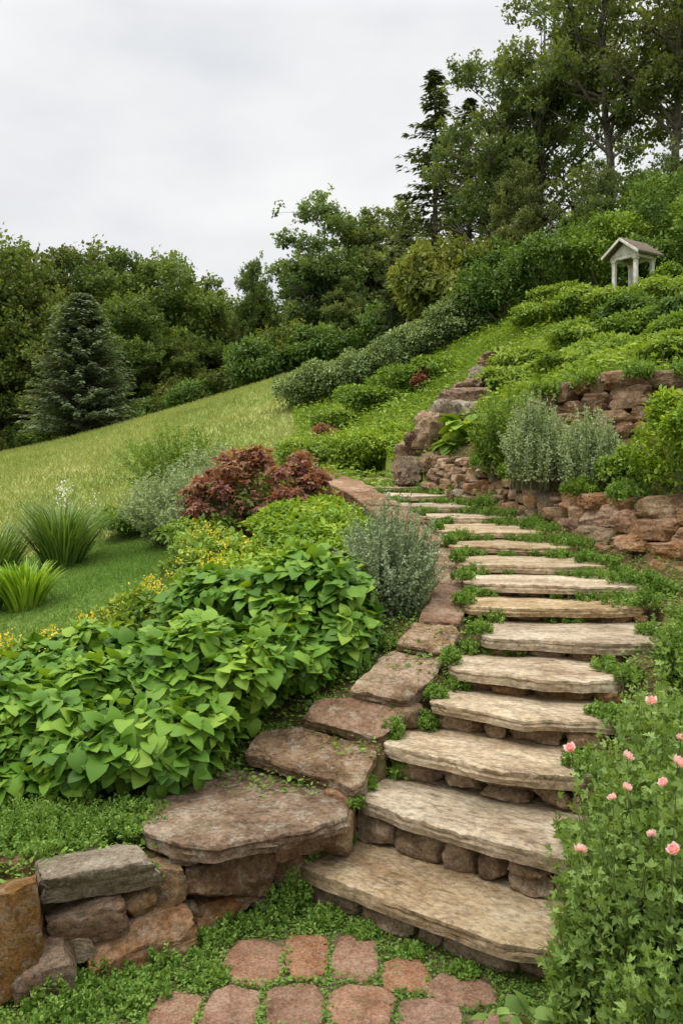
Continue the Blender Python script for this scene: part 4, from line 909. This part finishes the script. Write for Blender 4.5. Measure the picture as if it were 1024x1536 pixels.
for i, (L0, ux, uy, W, dep, h) in enumerate(STEP[:15]):
    fr = dep - .17
    for a, b, r, hh in [(W - .06, fr * .5, .10, .09), (W + .05, .1, .12, .12), (.03, fr * .9, .09, .10), (-.04, .15, .08, .10)] + ([(W * rng.uniform(.2, .8), fr, .08, .06), (W * rng.uniform(.1, .6), fr, .07, .05)] if i > 3 else []) + ([(W - .3, fr * .8, .13, .10), (W - .1, fr * .3, .14, .13), (.12, fr, .10, .08), (W - .5, fr, .10, .07)] if i > 5 else []):
        q = L0 + ux * a + uy * b
        WD.append((q[0], q[1], h - .005, r * rng.uniform(.8, 1.2), hh * rng.uniform(.7, 1.2)))
for (x, y, z, r, h) in WD:
    sprig("creeping_weed", "small tuft of green creeping weed in a stone joint", "plant", x, y, r, h, 45, 22, .02, M_fine, 1000 + k, z=z, group="creeping weeds among the stones", base=.9, off=.008, T=T_LEAF, stemw=False); k += 1

# ---------------------------------------------------------------- world and light
wd = bpy.data.worlds.new("World"); scene.world = wd; wd.use_nodes = True
N = wd.node_tree.nodes; L = wd.node_tree.links; N.clear()
out = N.new('ShaderNodeOutputWorld'); bg = N.new('ShaderNodeBackground'); bg2 = N.new('ShaderNodeBackground')
sky = N.new('ShaderNodeTexSky'); sky.sky_type = 'NISHITA'; sky.sun_disc = False
EL, AZ = math.radians(52), math.radians(-35)
sky.sun_elevation = EL
L.new(sky.outputs[0], bg2.inputs[0]); bg2.inputs[1].default_value = .07
tc = N.new('ShaderNodeTexCoord'); sp = N.new('ShaderNodeSeparateXYZ'); L.new(tc.outputs['Generated'], sp.inputs[0])
mp = N.new('ShaderNodeMapping'); mp.inputs['Scale'].default_value = (1, 1, 2.2); L.new(tc.outputs['Generated'], mp.inputs[0])
nz = N.new('ShaderNodeTexNoise'); nz.inputs['Scale'].default_value = 2.6; nz.inputs['Detail'].default_value = 5; nz.inputs['Roughness'].default_value = .5
L.new(mp.outputs[0], nz.inputs[0])
cr = N.new('ShaderNodeValToRGB'); cr.color_ramp.elements[0].position = .36; cr.color_ramp.elements[1].position = .62
cr.color_ramp.elements[0].color = (.78, .80, .835, 1); cr.color_ramp.elements[1].color = (.98, .98, .98, 1)
L.new(nz.outputs[0], cr.inputs[0]); L.new(cr.outputs[0], bg.inputs[0])
mr = N.new('ShaderNodeMapRange'); mr.inputs[1].default_value = .46; mr.inputs[2].default_value = .9; mr.inputs[3].default_value = 1.0; mr.inputs[4].default_value = 3.2
L.new(sp.outputs[2], mr.inputs[0]); L.new(mr.outputs[0], bg.inputs[1])
mx = N.new('ShaderNodeMixShader'); mx.inputs[0].default_value = .95
L.new(bg2.outputs[0], mx.inputs[1]); L.new(bg.outputs[0], mx.inputs[2]); L.new(mx.outputs[0], out.inputs[0])
sl = bpy.data.lights.new("sun", 'SUN'); sl.energy = 1.5; sl.angle = math.radians(14); sl.color = (1, .94, .86)
so = link(bpy.data.objects.new("sun", sl))
dv = Vector((math.sin(AZ) * math.cos(EL), math.cos(AZ) * math.cos(EL) * -.4, math.sin(EL)))
so.rotation_euler = dv.to_track_quat('Z', 'Y').to_euler()
sky.sun_rotation = math.atan2(dv.x, dv.y)

# ---------------------------------------------------------------- camera
cd = bpy.data.cameras.new("camera"); cd.sensor_width = 36; cd.lens = 36 * 1300 / 1536; cd.shift_y = -(768 - 700) / 1536
cd.clip_end = 2000; cd.clip_start = .05
co = link(bpy.data.objects.new("camera", cd)); co.location = (0, 0, 2.1); co.rotation_euler = (math.radians(90), 0, 0)
scene.camera = co
scene.view_settings.view_transform = 'Standard'; scene.view_settings.look = 'None'; scene.view_settings.exposure = 0
